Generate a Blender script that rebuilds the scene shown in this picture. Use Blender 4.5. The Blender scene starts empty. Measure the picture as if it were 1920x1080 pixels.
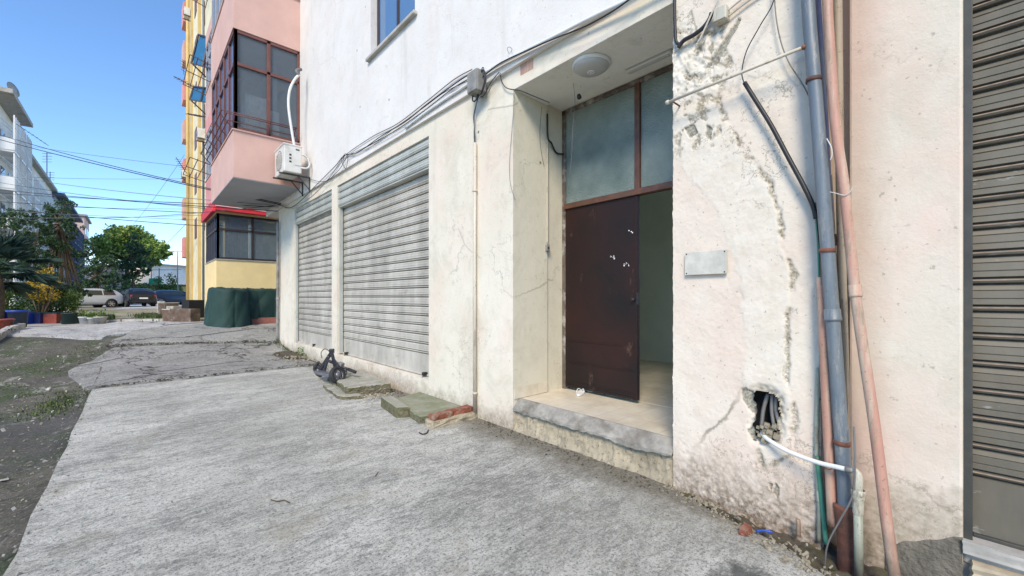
import bpy, bmesh, math, random
from mathutils import Vector, Matrix, noise
random.seed(7)
PI = math.pi
scene = bpy.context.scene
COL = scene.collection
# ------------------------------------------------------------------ camera
CZ = 1.35; FPX = 780.0; CX = 960.0; HY = 558.0
TH = math.radians(42.3)
FW = Vector((math.sin(TH), math.cos(TH), 0)); RT = Vector((math.cos(TH), -math.sin(TH), 0))
cam = bpy.data.objects.new('camera', bpy.data.cameras.new('camera')); COL.objects.link(cam)
cam.location = (0, 0, CZ); cam.rotation_euler = (PI/2, 0, -TH)
cam.data.sensor_width = 36; cam.data.lens = FPX/1920*36; cam.data.shift_y = (HY-540)/1920
cam.data.clip_start = 0.05; cam.data.clip_end = 5000
scene.camera = cam
# ------------------------------------------------------------------ sky and sun
SUN_DIR = Vector((-0.66, -0.46, 0.68)).normalized()       # towards the sun
elev = math.asin(SUN_DIR.z); azi = math.atan2(SUN_DIR.x, SUN_DIR.y)
world = bpy.data.worlds.new('World'); scene.world = world; world.use_nodes = True
nt = world.node_tree; nt.nodes.clear()
sky = nt.nodes.new('ShaderNodeTexSky'); sky.sky_type = 'NISHITA'; sky.sun_disc = False
sky.sun_elevation = elev; sky.sun_rotation = azi; sky.air_density = 0.9; sky.dust_density = 0.0; sky.ozone_density = 4.5
bg = nt.nodes.new('ShaderNodeBackground'); bg.inputs['Strength'].default_value = 0.145
wo = nt.nodes.new('ShaderNodeOutputWorld')
hs = nt.nodes.new('ShaderNodeHueSaturation'); hs.inputs['Saturation'].default_value = 1.06
nt.links.new(sky.outputs[0], hs.inputs['Color']); nt.links.new(hs.outputs[0], bg.inputs['Color']); nt.links.new(bg.outputs[0], wo.inputs[0])
sun = bpy.data.lights.new('sun', 'SUN'); sun.energy = 2.1; sun.angle = math.radians(19); sun.color = (1, .87, .68)
so = bpy.data.objects.new('sun', sun); COL.objects.link(so)
so.rotation_euler = SUN_DIR.to_track_quat('Z', 'Y').to_euler(); so.location = (20, 20, 30)
scene.view_settings.view_transform = 'Standard'; scene.view_settings.look = 'None'
scene.view_settings.gamma = 1; scene.view_settings.use_curve_mapping = False
scene.view_settings.exposure = .97
# ------------------------------------------------------------------ measuring helpers
def ray(px, py):
    r = (px-CX)/FPX
    return Vector((FW.x+RT.x*r, FW.y+RT.y*r, (HY-py)/FPX))
def atX(px, py, X): d = ray(px, py); t = X/d.x; return Vector((X, d.y*t, CZ+d.z*t))
def atY(px, py, Y): d = ray(px, py); t = Y/d.y; return Vector((d.x*t, Y, CZ+d.z*t))
def atW(px, py, w): d = ray(px, py); return Vector((d.x*w, d.y*w, CZ+d.z*w))
def atZ(px, py, z): d = ray(px, py); t = (z-CZ)/d.z; return Vector((d.x*t, d.y*t, z))
def topx(v):
    w = v.x*FW.x+v.y*FW.y; return CX+FPX*(v.x*RT.x+v.y*RT.y)/w, HY-FPX*(v.z-CZ)/w
def sstep(a, b, x):
    t = min(1, max(0, (x-a)/(b-a))); return t*t*(3-2*t)
def lerp(a, b, t): return a+(b-a)*t
def fbm(v, o=4): return noise.fractal(Vector(v), 1.0, 2.0, o)
def gz(x, y):   # terrain height
    z = 0.56*sstep(10.2, 16.2, y)+0.05*sstep(18, 45, y)
    z += 0.02*fbm((x*.5, y*.5, 3))*sstep(8.5, 11, y)
    if x < -.45: z += 0.035*fbm((x*.8, y*.8, 9))*min(1, (-.45-x))-0.05*sstep(-.45, -.6, x)
    return z
def gpt(px, w, dz=0):
    d = ray(px, HY); x, y = d.x*w, d.y*w; return Vector((x, y, gz(x, y)+dz))
# ------------------------------------------------------------------ materials
class N:
    def __init__(s, name):
        s.m = bpy.data.materials.new(name); s.m.use_nodes = True; s.t = s.m.node_tree
        s.b = s.t.nodes['Principled BSDF']
        g = s.t.nodes.new('ShaderNodeNewGeometry'); s.pos = g.outputs['Position']
    def n(s, k, **kw):
        o = s.t.nodes.new(k)
        for a, v in kw.items(): setattr(o, a, v)
        return o
    def l(s, a, b): s.t.links.new(a, b)
    def mapv(s, sc, loc=(0, 0, 0), src=None, rot=(0, 0, 0)):
        m = s.n('ShaderNodeMapping'); m.inputs['Scale'].default_value = sc; m.inputs['Location'].default_value = loc
        m.inputs['Rotation'].default_value = rot
        s.l(src or s.pos, m.inputs['Vector']); return m.outputs[0]
    def noise(s, scale, detail=4, rough=.55, vec=None, dist=0):
        o = s.n('ShaderNodeTexNoise'); o.inputs['Scale'].default_value = scale; o.inputs['Detail'].default_value = detail
        o.inputs['Roughness'].default_value = rough; o.inputs['Distortion'].default_value = dist
        s.l(vec or s.pos, o.inputs['Vector']); return o.outputs['Fac']
    def vor(s, scale, vec=None, feat='F1'):
        o = s.n('ShaderNodeTexVoronoi'); o.inputs['Scale'].default_value = scale; o.feature = feat
        s.l(vec or s.pos, o.inputs['Vector']); return o.outputs['Distance']
    def ramp(s, fac, stops):
        o = s.n('ShaderNodeValToRGB'); e = o.color_ramp.elements
        while len(e) < len(stops): e.new(.5)
        for k, (p, c) in enumerate(stops):
            e[k].position = p; e[k].color = (*((c,)*3 if isinstance(c, (int, float)) else c), 1)
        s.l(fac, o.inputs[0]); return o.outputs[0]
    def mix(s, fac, a, b, mode='MIX'):
        o = s.n('ShaderNodeMix', data_type='RGBA', blend_type=mode)
        for v, i in ((fac, 0), (a, 6), (b, 7)):
            if isinstance(v, (int, float)): o.inputs[i].default_value = v if i == 0 else (v, v, v, 1)
            elif isinstance(v, tuple): o.inputs[i].default_value = (*v, 1)
            else: s.l(v, o.inputs[i])
        return o.outputs[2]
    def math(s, op, a, b=0.0, clamp=False):
        o = s.n('ShaderNodeMath', operation=op, use_clamp=clamp)
        for v, i in ((a, 0), (b, 1)):
            if isinstance(v, (int, float)): o.inputs[i].default_value = v
            else: s.l(v, o.inputs[i])
        return o.outputs[0]
    def sep(s, vec=None):
        o = s.n('ShaderNodeSeparateXYZ'); s.l(vec or s.pos, o.inputs[0]); return o.outputs
    def attr(s, name):
        o = s.n('ShaderNodeAttribute', attribute_name=name); return o.outputs['Fac']
    def bump(s, h, strength=.3, dist=.01, prev=None):
        o = s.n('ShaderNodeBump'); o.inputs['Strength'].default_value = strength; o.inputs['Distance'].default_value = dist
        s.l(h, o.inputs['Height'])
        if prev: s.l(prev, o.inputs['Normal'])
        s.l(o.outputs[0], s.b.inputs['Normal']); return o.outputs[0]
    def fin(s, col=None, rough=.8, metal=0, spec=None):
        if col is not None:
            if isinstance(col, tuple): s.b.inputs['Base Color'].default_value = (*col, 1)
            else: s.l(col, s.b.inputs['Base Color'])
        if isinstance(rough, (int, float)): s.b.inputs['Roughness'].default_value = rough
        else: s.l(rough, s.b.inputs['Roughness'])
        s.b.inputs['Metallic'].default_value = metal
        if spec is not None: s.b.inputs['Specular IOR Level'].default_value = spec
        return s.m
def plain(name, col, rough=.6, var=.25, scale=8, bump=.15, metal=0, dirt=None, dist=.004):
    n = N(name); f = n.noise(scale, 5, .6)
    lo = tuple(c*(1-var) for c in col); hi = tuple(min(1, c*(1+var*.6)) for c in col)
    c = n.ramp(f, [(.3, lo), (.7, hi)])
    if dirt:
        d = n.ramp(n.noise(scale*.45, 6, .65), [(.5, 0.), (.68, 1.)]); c = n.mix(d, c, dirt)
    n.bump(n.noise(scale*6, 3), bump, dist)
    return n.fin(c, rough, metal)
def glass(name, col=(.02, .03, .035), rough=.05):
    n = N(name); n.b.inputs['Specular IOR Level'].default_value = .8
    n.bump(n.noise(1.2, 2), .08, .03)
    return n.fin(col, rough)
def wall_mat(name, base, base2, grime=.35, pink=.0, upper=False):
    n = N(name); x, y, z = n.sep()
    c = n.ramp(n.noise(1.1, 7, .68), [(.3, base), (.7, base2)])
    c = n.mix(n.math('MULTIPLY', n.ramp(n.noise(2.6, 9, .75, n.mapv((1, 1, 1), (13, 1, 2)), .8), [(.50, 0.), (.62, 1.)]), .35 if not upper else .12), c, (.50, .46, .36))
    if pink:
        c = n.mix(n.math('MULTIPLY', n.ramp(n.noise(1.7, 4, .6, n.mapv((1, 1, .7), (4, 2, 1))), [(.45, 0.), (.7, 1.)]), pink), c, (.78, .52, .44))
    c = n.mix(n.math('MULTIPLY', n.ramp(n.noise(7, 6, .7, n.mapv((1, 1, .55), (7, 1, 4))), [(.56, 0.), (.74, 1.)]), .3), c, (.50, .46, .38))
    # drips
    dr = n.ramp(n.noise(3.2, 5, .6, n.mapv((1, 1, .1), (2, 9, 0))), [(.58, 0.), (.75, 1.)])
    c = n.mix(n.math('MULTIPLY', dr, .34), c, (.45, .43, .38))
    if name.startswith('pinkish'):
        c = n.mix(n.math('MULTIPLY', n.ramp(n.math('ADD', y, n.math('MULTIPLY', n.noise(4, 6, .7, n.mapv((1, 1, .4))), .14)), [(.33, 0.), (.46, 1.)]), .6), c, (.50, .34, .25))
    # flecks
    sp = n.ramp(n.noise(38, 2, .5), [(.70, 0.), (.74, 1.)]); c = n.mix(n.math('MULTIPLY', sp, .55), c, (.30, .27, .22))
    sc = n.ramp(n.noise(6, 8, .75, n.mapv((1, 1, 1), (3, 3, 8)), 1.5), [(.64, 0.), (.665, 1.)]); c = n.mix(n.math('MULTIPLY', sc, .55), c, (.42, .38, .31))
    hl = n.math('MINIMUM', n.math('MULTIPLY', n.vor(2.3), 9), 1.)
    c = n.mix(n.ramp(n.vor(2.1), [(.0, 1.), (.028, .9), (.04, 0.)]), c, (.16, .13, .10))
    cw = n.n('ShaderNodeVectorMath', operation='ADD'); n.l(n.pos, cw.inputs[0]); n.l(n.ramp(n.noise(3.1, 6, .65), [(.2, 0.), (.8, .8)]), cw.inputs[1])
    ck = n.mix(1., n.ramp(n.vor(.9, cw.outputs[0], 'DISTANCE_TO_EDGE'), [(0, 1.), (.004, .8), (.009, 0.)]), n.ramp(n.noise(.8, 3, .5, n.mapv((1, 1, 1), (8, 8, 8))), [(.48, 0.), (.56, 1.)]), 'MULTIPLY')
    c = n.mix(n.math('MULTIPLY', ck, .5 if not upper else .16), c, (.26, .23, .18))
    # foot of the wall: damp brown
    zz = n.math('ADD', z, n.math('MULTIPLY', n.noise(5, 6, .7), -grime*1.8))
    g = n.ramp(n.math('MULTIPLY', n.math('SUBTRACT', -.06, zz), 2.6, True), [(0, 0.), (.25, .35), (1., 1.)])
    g = n.mix(1., g, n.ramp(n.noise(24, 6, .7), [(.35, .35), (.6, 1.)]), 'MULTIPLY')
    if not upper: c = n.mix(g, c, (.23, .185, .12))
    b = n.bump(n.noise(5, 8, .7), .35, .02); n.bump(n.noise(85, 3, .6), .3, .004, b)
    return n.fin(c, .9, spec=.2)
M = {}
M['wall'] = wall_mat('cream_plaster', (.66, .60, .48), (.76, .715, .61), .36, .3)
M['upper'] = wall_mat('white_plaster', (.68, .655, .62), (.765, .745, .71), .3, .10, True)
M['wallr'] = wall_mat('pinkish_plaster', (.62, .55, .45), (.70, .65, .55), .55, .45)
M['reveal'] = wall_mat('beige_plaster', (.62, .57, .44), (.70, .65, .52), .22, .0)
M['soffit'] = wall_mat('soffit_paint', (.78, .77, .70), (.82, .81, .75), .3, 0, True)
M['inner'] = plain('hall_paint', (.84, .84, .70), .8, .08, 2)
def pillar_mat():
    n = N('pillar_plaster'); x, y, z = n.sep(); p = n.attr('patch'); e = n.attr('edge'); k = n.attr('chip')
    c = n.ramp(n.noise(1.6, 5, .6), [(.3, (.70, .585, .49)), (.6, (.73, .67, .57))])
    c = n.mix(n.math('MULTIPLY', n.ramp(n.noise(9, 7, .7), [(.5, 0.), (.75, 1.)]), .4), c, (.58, .47, .38))
    w = n.ramp(n.noise(8, 9, .74), [(.32, (.60, .54, .43)), (.5, (.71, .66, .56)), (.68, (.77, .73, .65))])
    c = n.mix(p, c, w)
    em = n.math('MULTIPLY', e, n.ramp(n.noise(24, 7, .78), [(.40, 0.), (.50, 1.)]))
    c = n.mix(em, c, n.ramp(n.noise(60, 3), [(.4, (.22, .19, .14)), (.65, (.50, .45, .34))]))
    c = n.mix(n.math('MULTIPLY', k, .92), c, n.ramp(n.noise(70, 3), [(.35, (.16, .15, .12)), (.65, (.40, .38, .31))]))
    sp = n.ramp(n.noise(45, 2, .5), [(.69, 0.), (.73, 1.)]); c = n.mix(n.math('MULTIPLY', sp, .6), c, (.28, .25, .20))
    sc = n.ramp(n.noise(7, 8, .75, n.mapv((1, 1, 1), (3, 3, 8)), 1.5), [(.635, 0.), (.66, 1.)]); c = n.mix(n.math('MULTIPLY', sc, .5), c, (.42, .38, .31))
    cw = n.n('ShaderNodeVectorMath', operation='ADD'); n.l(n.pos, cw.inputs[0]); n.l(n.ramp(n.noise(3.1, 6, .65), [(.2, 0.), (.8, .8)]), cw.inputs[1])
    ck = n.mix(1., n.ramp(n.vor(.9, cw.outputs[0], 'DISTANCE_TO_EDGE'), [(0, 1.), (.004, .8), (.009, 0.)]), n.ramp(n.noise(.8, 3, .5, n.mapv((1, 1, 1), (8, 8, 8))), [(.48, 0.), (.56, 1.)]), 'MULTIPLY')
    c = n.mix(n.math('MULTIPLY', ck, .75), c, (.22, .19, .14))
    zz = n.math('ADD', z, n.math('MULTIPLY', n.noise(5, 7, .75), -.62))
    g = n.ramp(n.math('MULTIPLY', n.math('SUBTRACT', .02, zz), 2.6, True), [(0, 0.), (.3, .4), (1., 1.)])
    g = n.mix(1., g, n.ramp(n.noise(26, 6, .7), [(.36, .3), (.6, 1.)]), 'MULTIPLY')
    c = n.mix(g, c, (.17, .125, .08))
    b = n.bump(n.noise(10, 8, .7), .4, .012); n.bump(n.noise(95, 3, .6), .35, .004, b)
    return n.fin(c, .9, spec=.2)
M['pillar'] = pillar_mat()
def conc_slab():
    n = N('brushed_concrete'); v = n.mapv((1.0, 1.9, 1), rot=(0, 0, .02)); v2 = n.mapv((10, 26, 1), rot=(0, 0, .02)); v3 = n.mapv((2.2, 5.5, 1), (7, 3, 0), rot=(0, 0, .02))
    c = n.ramp(n.noise(.8, 6, .65), [(.28, (.50, .49, .435)), (.5, (.62, .605, .54)), (.72, (.73, .71, .635))])
    s = n.ramp(n.noise(.75, 10, .76, v, .5), [(.46, 0.), (.60, 1.)])
    s2 = n.ramp(n.noise(1.3, 9, .80, v3, .3), [(.46, 0.), (.56, 1.)])
    f = n.ramp(n.noise(7, 6, .8, n.mapv((1.5, 4, 1))), [(.40, 0.), (.54, 1.)])
    ar = n.ramp(n.noise(.55, 4, .6, n.mapv((1, 1, 1), (1.3, 5.2, 0))), [(.3, .55), (.5, 1.)]); f = n.mix(1., f, ar, 'MULTIPLY')
    pit = n.ramp(n.vor(34), [(.0, 1.), (.10, .9), (.16, 0.)]); pit = n.mix(1., pit, n.ramp(n.noise(2.2, 5, .7), [(.42, 0.), (.56, 1.)]), 'MULTIPLY')
    c = n.mix(n.math('MULTIPLY', n.mix(1., s, f, 'MULTIPLY'), .75), c, (.14, .14, .12))
    c = n.mix(n.ramp(n.noise(17, 8, .82), [(.40, .6), (.50, 0.)]), c, (.24, .235, .21))
    c = n.mix(n.math('MULTIPLY', n.mix(1., s2, n.ramp(n.noise(1.4, 8, .8, v2), [(.44, 0.), (.56, 1.)]), 'MULTIPLY'), .75), c, (.17, .17, .15))
    c = n.mix(n.math('MULTIPLY', n.ramp(n.noise(.45, 5, .6, n.mapv((1, 1, 1), (2, 2, 0))), [(.45, 0.), (.65, 1.)]), .35), c, (.30, .295, .25))
    c = n.mix(n.ramp(n.noise(60, 6, .8), [(.40, .9), (.49, 0.)]), c, (.15, .15, .135))
    c = n.mix(n.ramp(n.noise(75, 4, .75, n.mapv((1, 1, 1), (3, 8, 1))), [(.56, 0.), (.66, .7)]), c, (.70, .70, .67))
    c = n.mix(n.math('MULTIPLY', n.ramp(n.noise(1.7, 8, .72, n.mapv((1, 1, 1), (9, 1, 0))), [(.55, 0.), (.68, 1.)]), .5), c, (.30, .275, .20))
    c = n.mix(n.ramp(n.vor(11), [(.0, 1.), (.05, .8), (.08, 0.)]), c, (.07, .065, .06))
    c = n.mix(n.math('MULTIPLY', pit, .8), c, (.09, .09, .08))
    c = n.mix(n.ramp(n.vor(.33, n.mapv((1, 1, 1), (.6, .2, 0)), 'DISTANCE_TO_EDGE'), [(0, .0), (.0015, .0), (.004, 0.)]), c, (.06, .055, .05))
    x, y, z = n.sep()
    wl = n.ramp(n.math('ADD', n.math('SUBTRACT', x, 2.55), n.math('MULTIPLY', n.noise(3.0, 8, .75), .75)), [(.22, 0.), (.52, 1.)])
    c = n.mix(n.math('MULTIPLY', wl, .85), c, n.ramp(n.noise(40, 5, .7), [(.35, (.085, .075, .055)), (.65, (.26, .235, .175))]))
    dx = n.math('MULTIPLY', n.math('SUBTRACT', x, 2.12), 2.2); dy = n.math('MULTIPLY', n.math('SUBTRACT', y, .72), 3.4)
    rr = n.math('ADD', n.math('ADD', n.math('MULTIPLY', dx, dx), n.math('MULTIPLY', dy, dy)), n.math('MULTIPLY', n.noise(6, 8, .8), 1.1))
    c = n.mix(n.ramp(rr, [(.62, .85), (.80, 0.)]), c, (.085, .09, .08))
    b = n.bump(n.noise(1.5, 8, .78, v2), .6, .012); n.bump(n.noise(100, 4, .75), .8, .008, b)
    return n.fin(c, .9, spec=.2)
M['slab'] = conc_slab()
def asph(name, lo, hi, sp=.8, crack=.5):
    n = N(name)
    c = n.ramp(n.noise(1.1, 8, .72), [(.3, lo), (.7, hi)])
    c = n.mix(n.ramp(n.noise(1.9, 9, .78, n.mapv((1, 1, 1), (5, 1, 0)), .5), [(.52, 0.), (.60, .6)]), c, tuple(v*.5 for v in lo))
    c = n.mix(n.ramp(n.noise(26, 6, .8), [(.52, 0.), (.60, sp)]), c, (.46, .44, .40))
    c = n.mix(n.ramp(n.noise(24, 6, .8, n.mapv((1, 1, 1), (5, 5, 5))), [(.38, .9), (.46, 0.)]), c, (.05, .048, .043))
    w = n.noise(2.2, 5, .6); cv = n.n('ShaderNodeVectorMath', operation='ADD'); n.l(n.pos, cv.inputs[0]); n.l(n.ramp(w, [(.2, 0.), (.8, .9)]), cv.inputs[1])
    c = n.mix(n.ramp(n.vor(crack, cv.outputs[0], 'DISTANCE_TO_EDGE'), [(0, .95), (.010, .85), (.022, 0.)]), c, (.03, .028, .024))
    n.bump(n.noise(30, 6, .8), .8, .015)
    return n.fin(c, .9, spec=.2)
M['asphalt'] = asph('worn_asphalt', (.20, .195, .18), (.37, .36, .33))
M['gravelc'] = asph('gravelly_concrete', (.24, .235, .21), (.42, .41, .37))
M['yard'] = asph('old_yard_concrete', (.36, .355, .335), (.58, .57, .545), .5, .33)
def dirt_mat():
    n = N('dirt_and_moss')
    c = n.ramp(n.noise(1.4, 7, .7), [(.28, (.045, .043, .038)), (.5, (.12, .11, .088)), (.75, (.22, .20, .16))])
    c = n.mix(n.ramp(n.noise(1.0, 7, .7, n.mapv((1, 1, 1), (11, 3, 0))), [(.48, 0.), (.60, .85)]), c, (.055, .085, .028))
    c = n.mix(n.ramp(n.noise(1.6, 9, .78, n.mapv((1.4, .7, 1), (1, 13, 0)), .6), [(.56, 0.), (.60, .85)]), c, (.36, .34, .30))
    c = n.mix(n.ramp(n.noise(38, 5, .75), [(.54, 0.), (.64, .8)]), c, (.33, .30, .25))
    c = n.mix(n.ramp(n.noise(30, 5, .75, n.mapv((1, 1, 1), (3, 8, 1))), [(.34, .8), (.44, 0.)]), c, (.03, .028, .024))
    c = n.mix(n.ramp(n.noise(.35, 3, .5, n.mapv((1, 1, 1), (4, 9, 0))), [(.5, 0.), (.62, .5)]), c, (.085, .085, .09))
    n.bump(n.noise(24, 8, .75), .9, .03); return n.fin(c, .92, spec=.2)
M['dirt'] = dirt_mat()
def track_mat():
    n = N('dirt_track')
    c = n.ramp(n.noise(1.2, 6, .7), [(.3, (.20, .17, .13)), (.7, (.40, .36, .30))])
    c = n.mix(n.ramp(n.noise(.5, 6, .7, n.mapv((1, 1, 1), (2, 3, 0))), [(.52, 0.), (.62, .9)]), c, (.10, .16, .035))
    n.bump(n.noise(9, 6, .7), .6, .05); return n.fin(c, .95, spec=.2)
M['track'] = track_mat()
def shutter_mat(name, lo, hi, rust=.3, rough=.42, metal=.55):
    n = N(name)
    c = n.ramp(n.noise(2.2, 7, .65, n.mapv((1, 1, .35))), [(.3, lo), (.68, hi)])
    c = n.mix(n.math('MULTIPLY', n.ramp(n.noise(3, 8, .75, n.mapv((1, 1, 2.2), (9, 2, 5))), [(.55, 0.), (.7, 1.)]), rust), c, (.20, .145, .095))
    c = n.mix(n.ramp(n.noise(16, 7, .75), [(.60, 0.), (.72, .4)]), c, (.13, .125, .11))
    c = n.mix(n.ramp(n.noise(5, 4, .7, n.mapv((1, 1, 3), (19, 2, 5))), [(.64, 0.), (.68, .35)]), c, (.55, .56, .55))
    n.bump(n.noise(20, 5), .12, .006)
    return n.fin(c, rough, metal, .5)
M['shutter'] = shutter_mat('galvanised_shutter', (.33, .31, .265), (.61, .575, .50), .5, .5, .1)
M['shutterbox'] = shutter_mat('galvanised_shutter_box', (.36, .375, .34), (.56, .57, .52), .3, .5, .12)
M['shutterd'] = shutter_mat('dark_shutter', (.11, .10, .075), (.20, .18, .14), .5, .6, .05)
M['groove'] = plain('slat_groove', (.055, .045, .035), .8, .5, 20)  # dark colour for the recessed groove faces of the slats
M['ridge'] = plain('worn_slat_edge', (.26, .19, .14), .7, .4, 20)
M['frameD'] = plain('dark_frame_paint', (.055, .055, .047), .55, .3, 6, dirt=(.09, .075, .055))
M['gap'] = plain('dark_gap', (.02, .02, .02), .9)
M['cement'] = plain('grey_cement', (.30, .29, .27), .9, .3, 5, .6, dirt=(.17, .15, .12), dist=.012)
M['moss'] = None
def moss_mat(name, base, m=.5, lo=.44):
    n = N(name)
    c = n.ramp(n.noise(6, 7, .7), [(.3, tuple(v*.6 for v in base)), (.7, base)])
    c = n.mix(n.ramp(n.noise(5, 7, .7, n.mapv((1, 1, 1), (5, 3, 0))), [(lo, 0.), (lo+.16, m)]), c, (.10, .12, .04))
    c = n.mix(n.ramp(n.noise(34, 5, .7), [(.55, 0.), (.66, .7)]), c, (.07, .06, .045))
    n.bump(n.noise(22, 8, .75), .8, .02); return n.fin(c, .92, spec=.2)
M['moss'] = moss_mat('mossy_concrete', (.48, .45, .38), .6, .5)
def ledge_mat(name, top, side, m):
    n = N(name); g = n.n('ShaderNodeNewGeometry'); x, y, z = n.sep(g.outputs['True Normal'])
    f = n.ramp(n.math('ADD', z, n.math('MULTIPLY', n.noise(16, 5, .7), .5)), [(.75, 0.), (1.0, 1.)])  # sides darkened by face normal: shade put into the colour along with soil
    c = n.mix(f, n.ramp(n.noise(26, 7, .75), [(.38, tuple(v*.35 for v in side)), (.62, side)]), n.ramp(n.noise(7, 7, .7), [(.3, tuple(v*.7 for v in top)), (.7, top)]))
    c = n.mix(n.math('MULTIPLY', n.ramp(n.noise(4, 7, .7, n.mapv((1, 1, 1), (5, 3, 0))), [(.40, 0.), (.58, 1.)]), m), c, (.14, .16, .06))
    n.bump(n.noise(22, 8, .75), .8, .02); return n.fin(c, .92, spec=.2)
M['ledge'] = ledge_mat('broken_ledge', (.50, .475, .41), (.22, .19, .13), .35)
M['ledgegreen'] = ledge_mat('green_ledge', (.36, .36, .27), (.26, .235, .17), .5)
M['rough'] = moss_mat('crumbling_mortar', (.50, .43, .31), .2, .6)
M['brick'] = plain('red_brick', (.27, .085, .05), .9, .45, 18, .9, dirt=(.34, .25, .18), dist=.01)
M['tile'] = None
def tile_mat():
    n = N('floor_tiles'); br = n.n('ShaderNodeTexBrick'); br.inputs['Scale'].default_value = 1; br.offset = 0
    br.inputs['Color1'].default_value = (.74, .67, .54, 1); br.inputs['Color2'].default_value = (.70, .63, .50, 1); br.inputs['Mortar'].default_value = (.55, .48, .38, 1)
    br.inputs['Mortar Size'].default_value = .003; br.inputs['Brick Width'].default_value = .4; br.inputs['Row Height'].default_value = .2
    n.l(n.mapv((1, 1, 1)), br.inputs['Vector'])
    c = n.mix(n.ramp(n.noise(2.5, 7, .7), [(.42, 0.), (.66, .65)]), br.outputs['Color'], (.48, .39, .27))
    return n.fin(c, .38)
M['tile'] = tile_mat()
def door_mat():
    n = N('brown_metal_paint')
    c = n.ramp(n.noise(1.4, 5, .6), [(.3, (.009, .007, .007)), (.7, (.030, .010, .008))])
    c = n.mix(n.ramp(n.noise(5, 8, .75, n.mapv((1, 1, .5))), [(.6, 0.), (.68, .35)]), c, (.20, .12, .08))
    n.bump(n.noise(7, 5), .15, .01); return n.fin(c, .5, spec=.3)
M['door'] = door_mat()
M['wood'] = plain('brown_frame', (.12, .05, .028), .45, .4, 10, dirt=(.10, .05, .03))
def pmat(name, col, d1, d2, rough=.5, lo=.46):
    n = N(name); v = n.mapv((14, 14, 1.1)); c = n.ramp(n.noise(3, 4), [(.3, tuple(x*.85 for x in col)), (.7, col)])
    c = n.mix(n.ramp(n.noise(1., 8, .7, v), [(lo, 0.), (lo+.14, .8)]), c, d1)
    c = n.mix(n.ramp(n.noise(1.7, 9, .78, n.mapv((9, 9, 2.2), (5, 5, 2))), [(.54, 0.), (.62, .85)]), c, d2)
    c = n.mix(n.ramp(n.noise(60, 3, .7), [(.62, 0.), (.68, .7)]), c, tuple(x*.5 for x in d2))
    x, y, z = n.sep(); g = n.ramp(n.math('ADD', z, n.math('MULTIPLY', n.noise(12, 5), .35)), [(.15, .7), (.45, 0.)]); c = n.mix(g, c, (.10, .075, .05))
    n.bump(n.noise(25, 5, .7), .3, .004); return n.fin(c, rough)
M['frameT'] = plain('weathered_frame', (.13, .10, .08), .7, .4, 18, .4, dirt=(.4, .38, .34))
M['white'] = plain('white_plastic', (.72, .72, .70), .4, .08, 5)
M['whitep'] = plain('white_pvc', (.80, .80, .78), .35, .06, 5)
M['conduit'] = pmat('cream_painted_conduit', (.62, .56, .46), (.55, .46, .36), (.34, .29, .22), .5, .5)
M['black'] = plain('black_cable', (.018, .018, .02), .5, .2)
M['greycab'] = plain('grey_cable', (.16, .155, .15), .5, .2)
M['whitecab'] = plain('white_cable', (.62, .62, .6), .5, .1)
M['boxgrey'] = plain('dusty_grey_box', (.26, .255, .235), .6, .3, 9, dirt=(.12, .11, .10))
M['bluepipe'] = pmat('blue_grey_pvc', (.145, .18, .215), (.20, .225, .24), (.28, .28, .26), .45, .50)
M['pinkpipe'] = pmat('pink_smeared_pipe', (.50, .27, .20), (.52, .44, .33), (.30, .23, .16), .6)
M['dirtypipe'] = pmat('dirty_cream_pipe', (.40, .32, .22), (.30, .20, .13), (.17, .13, .09), .65)
M['purple'] = plain('violet_pipe', (.20, .18, .27), .5, .2, 6, dirt=(.3, .27, .25))
M['rust'] = plain('rusty_iron', (.20, .075, .045), .75, .5, 12, .6, dirt=(.05, .03, .025))
M['palegreen'] = pmat('pale_green_pipe', (.38, .43, .34), (.32, .32, .25), (.20, .19, .14), .5, .5)
M['green'] = plain('green_cable', (.07, .26, .18), .5, .25, 8)
M['coupling'] = pmat('ivory_coupling', (.56, .54, .44), (.46, .43, .34), (.25, .22, .16), .45, .5)
M['plaque'] = plain('faded_plate', (.58, .56, .49), .6, .2, 14, dirt=(.47, .46, .40))
M['pink'] = plain('pink_render', (.62, .40, .34), .85, .1, 2, .2, dirt=(.58, .36, .30))
M['slabgrey'] = plain('balcony_underside', (.38, .39, .42), .85, .1, 2)
M['brownframe'] = plain('maroon_window_frame', (.17, .065, .05), .45, .2, 6)
M['glass'] = glass('window_glass', (.10, .12, .14), .04)
M['skyglass'] = glass('sky_reflection_glass', (.10, .20, .36), .05)  # reflected sky put into the glass as a blue base colour
M['curtain'] = plain('curtain', (.62, .58, .50), .8, .2, 9)
M['steel'] = plain('maroon_rail', (.13, .05, .05), .5, .2)
M['rail'] = plain('grey_rail', (.35, .35, .37), .5, .2)
M['acwhite'] = plain('aged_white_metal', (.66, .65, .61), .5, .12, 6, dirt=(.45, .43, .38))
M['yellow'] = plain('yellow_render', (.86, .66, .33), .85, .1, 2)
M['cream'] = plain('cream_render', (.76, .69, .48), .85, .12, 2, dirt=(.50, .45, .3))
M['ochre'] = plain('ochre_render', (.62, .44, .17), .85, .12, 2)
M['hotpink'] = plain('bright_pink_render', (.66, .30, .28), .85, .12, 2)
M['redawn'] = plain('red_awning', (.62, .03, .05), .6, .2, 5)
M['blueawn'] = plain('blue_tarpaulin', (.015, .13, .26), .55, .3, 5, .4)
M['darkframe'] = plain('dark_window_frame', (.04, .03, .035), .5, .2)
M['tarp'] = plain('dark_green_netting', (.012, .045, .038), .75, .25, 3, .25)
M['redbase'] = plain('red_plinth', (.34, .13, .10), .85, .2)
M['stone'] = plain('pale_kerb_stone', (.46, .44, .40), .9, .25, 6, .5, dirt=(.28, .26, .21))
M['bark'] = plain('bark', (.11, .08, .055), .9, .4, 12, .7)
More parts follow.
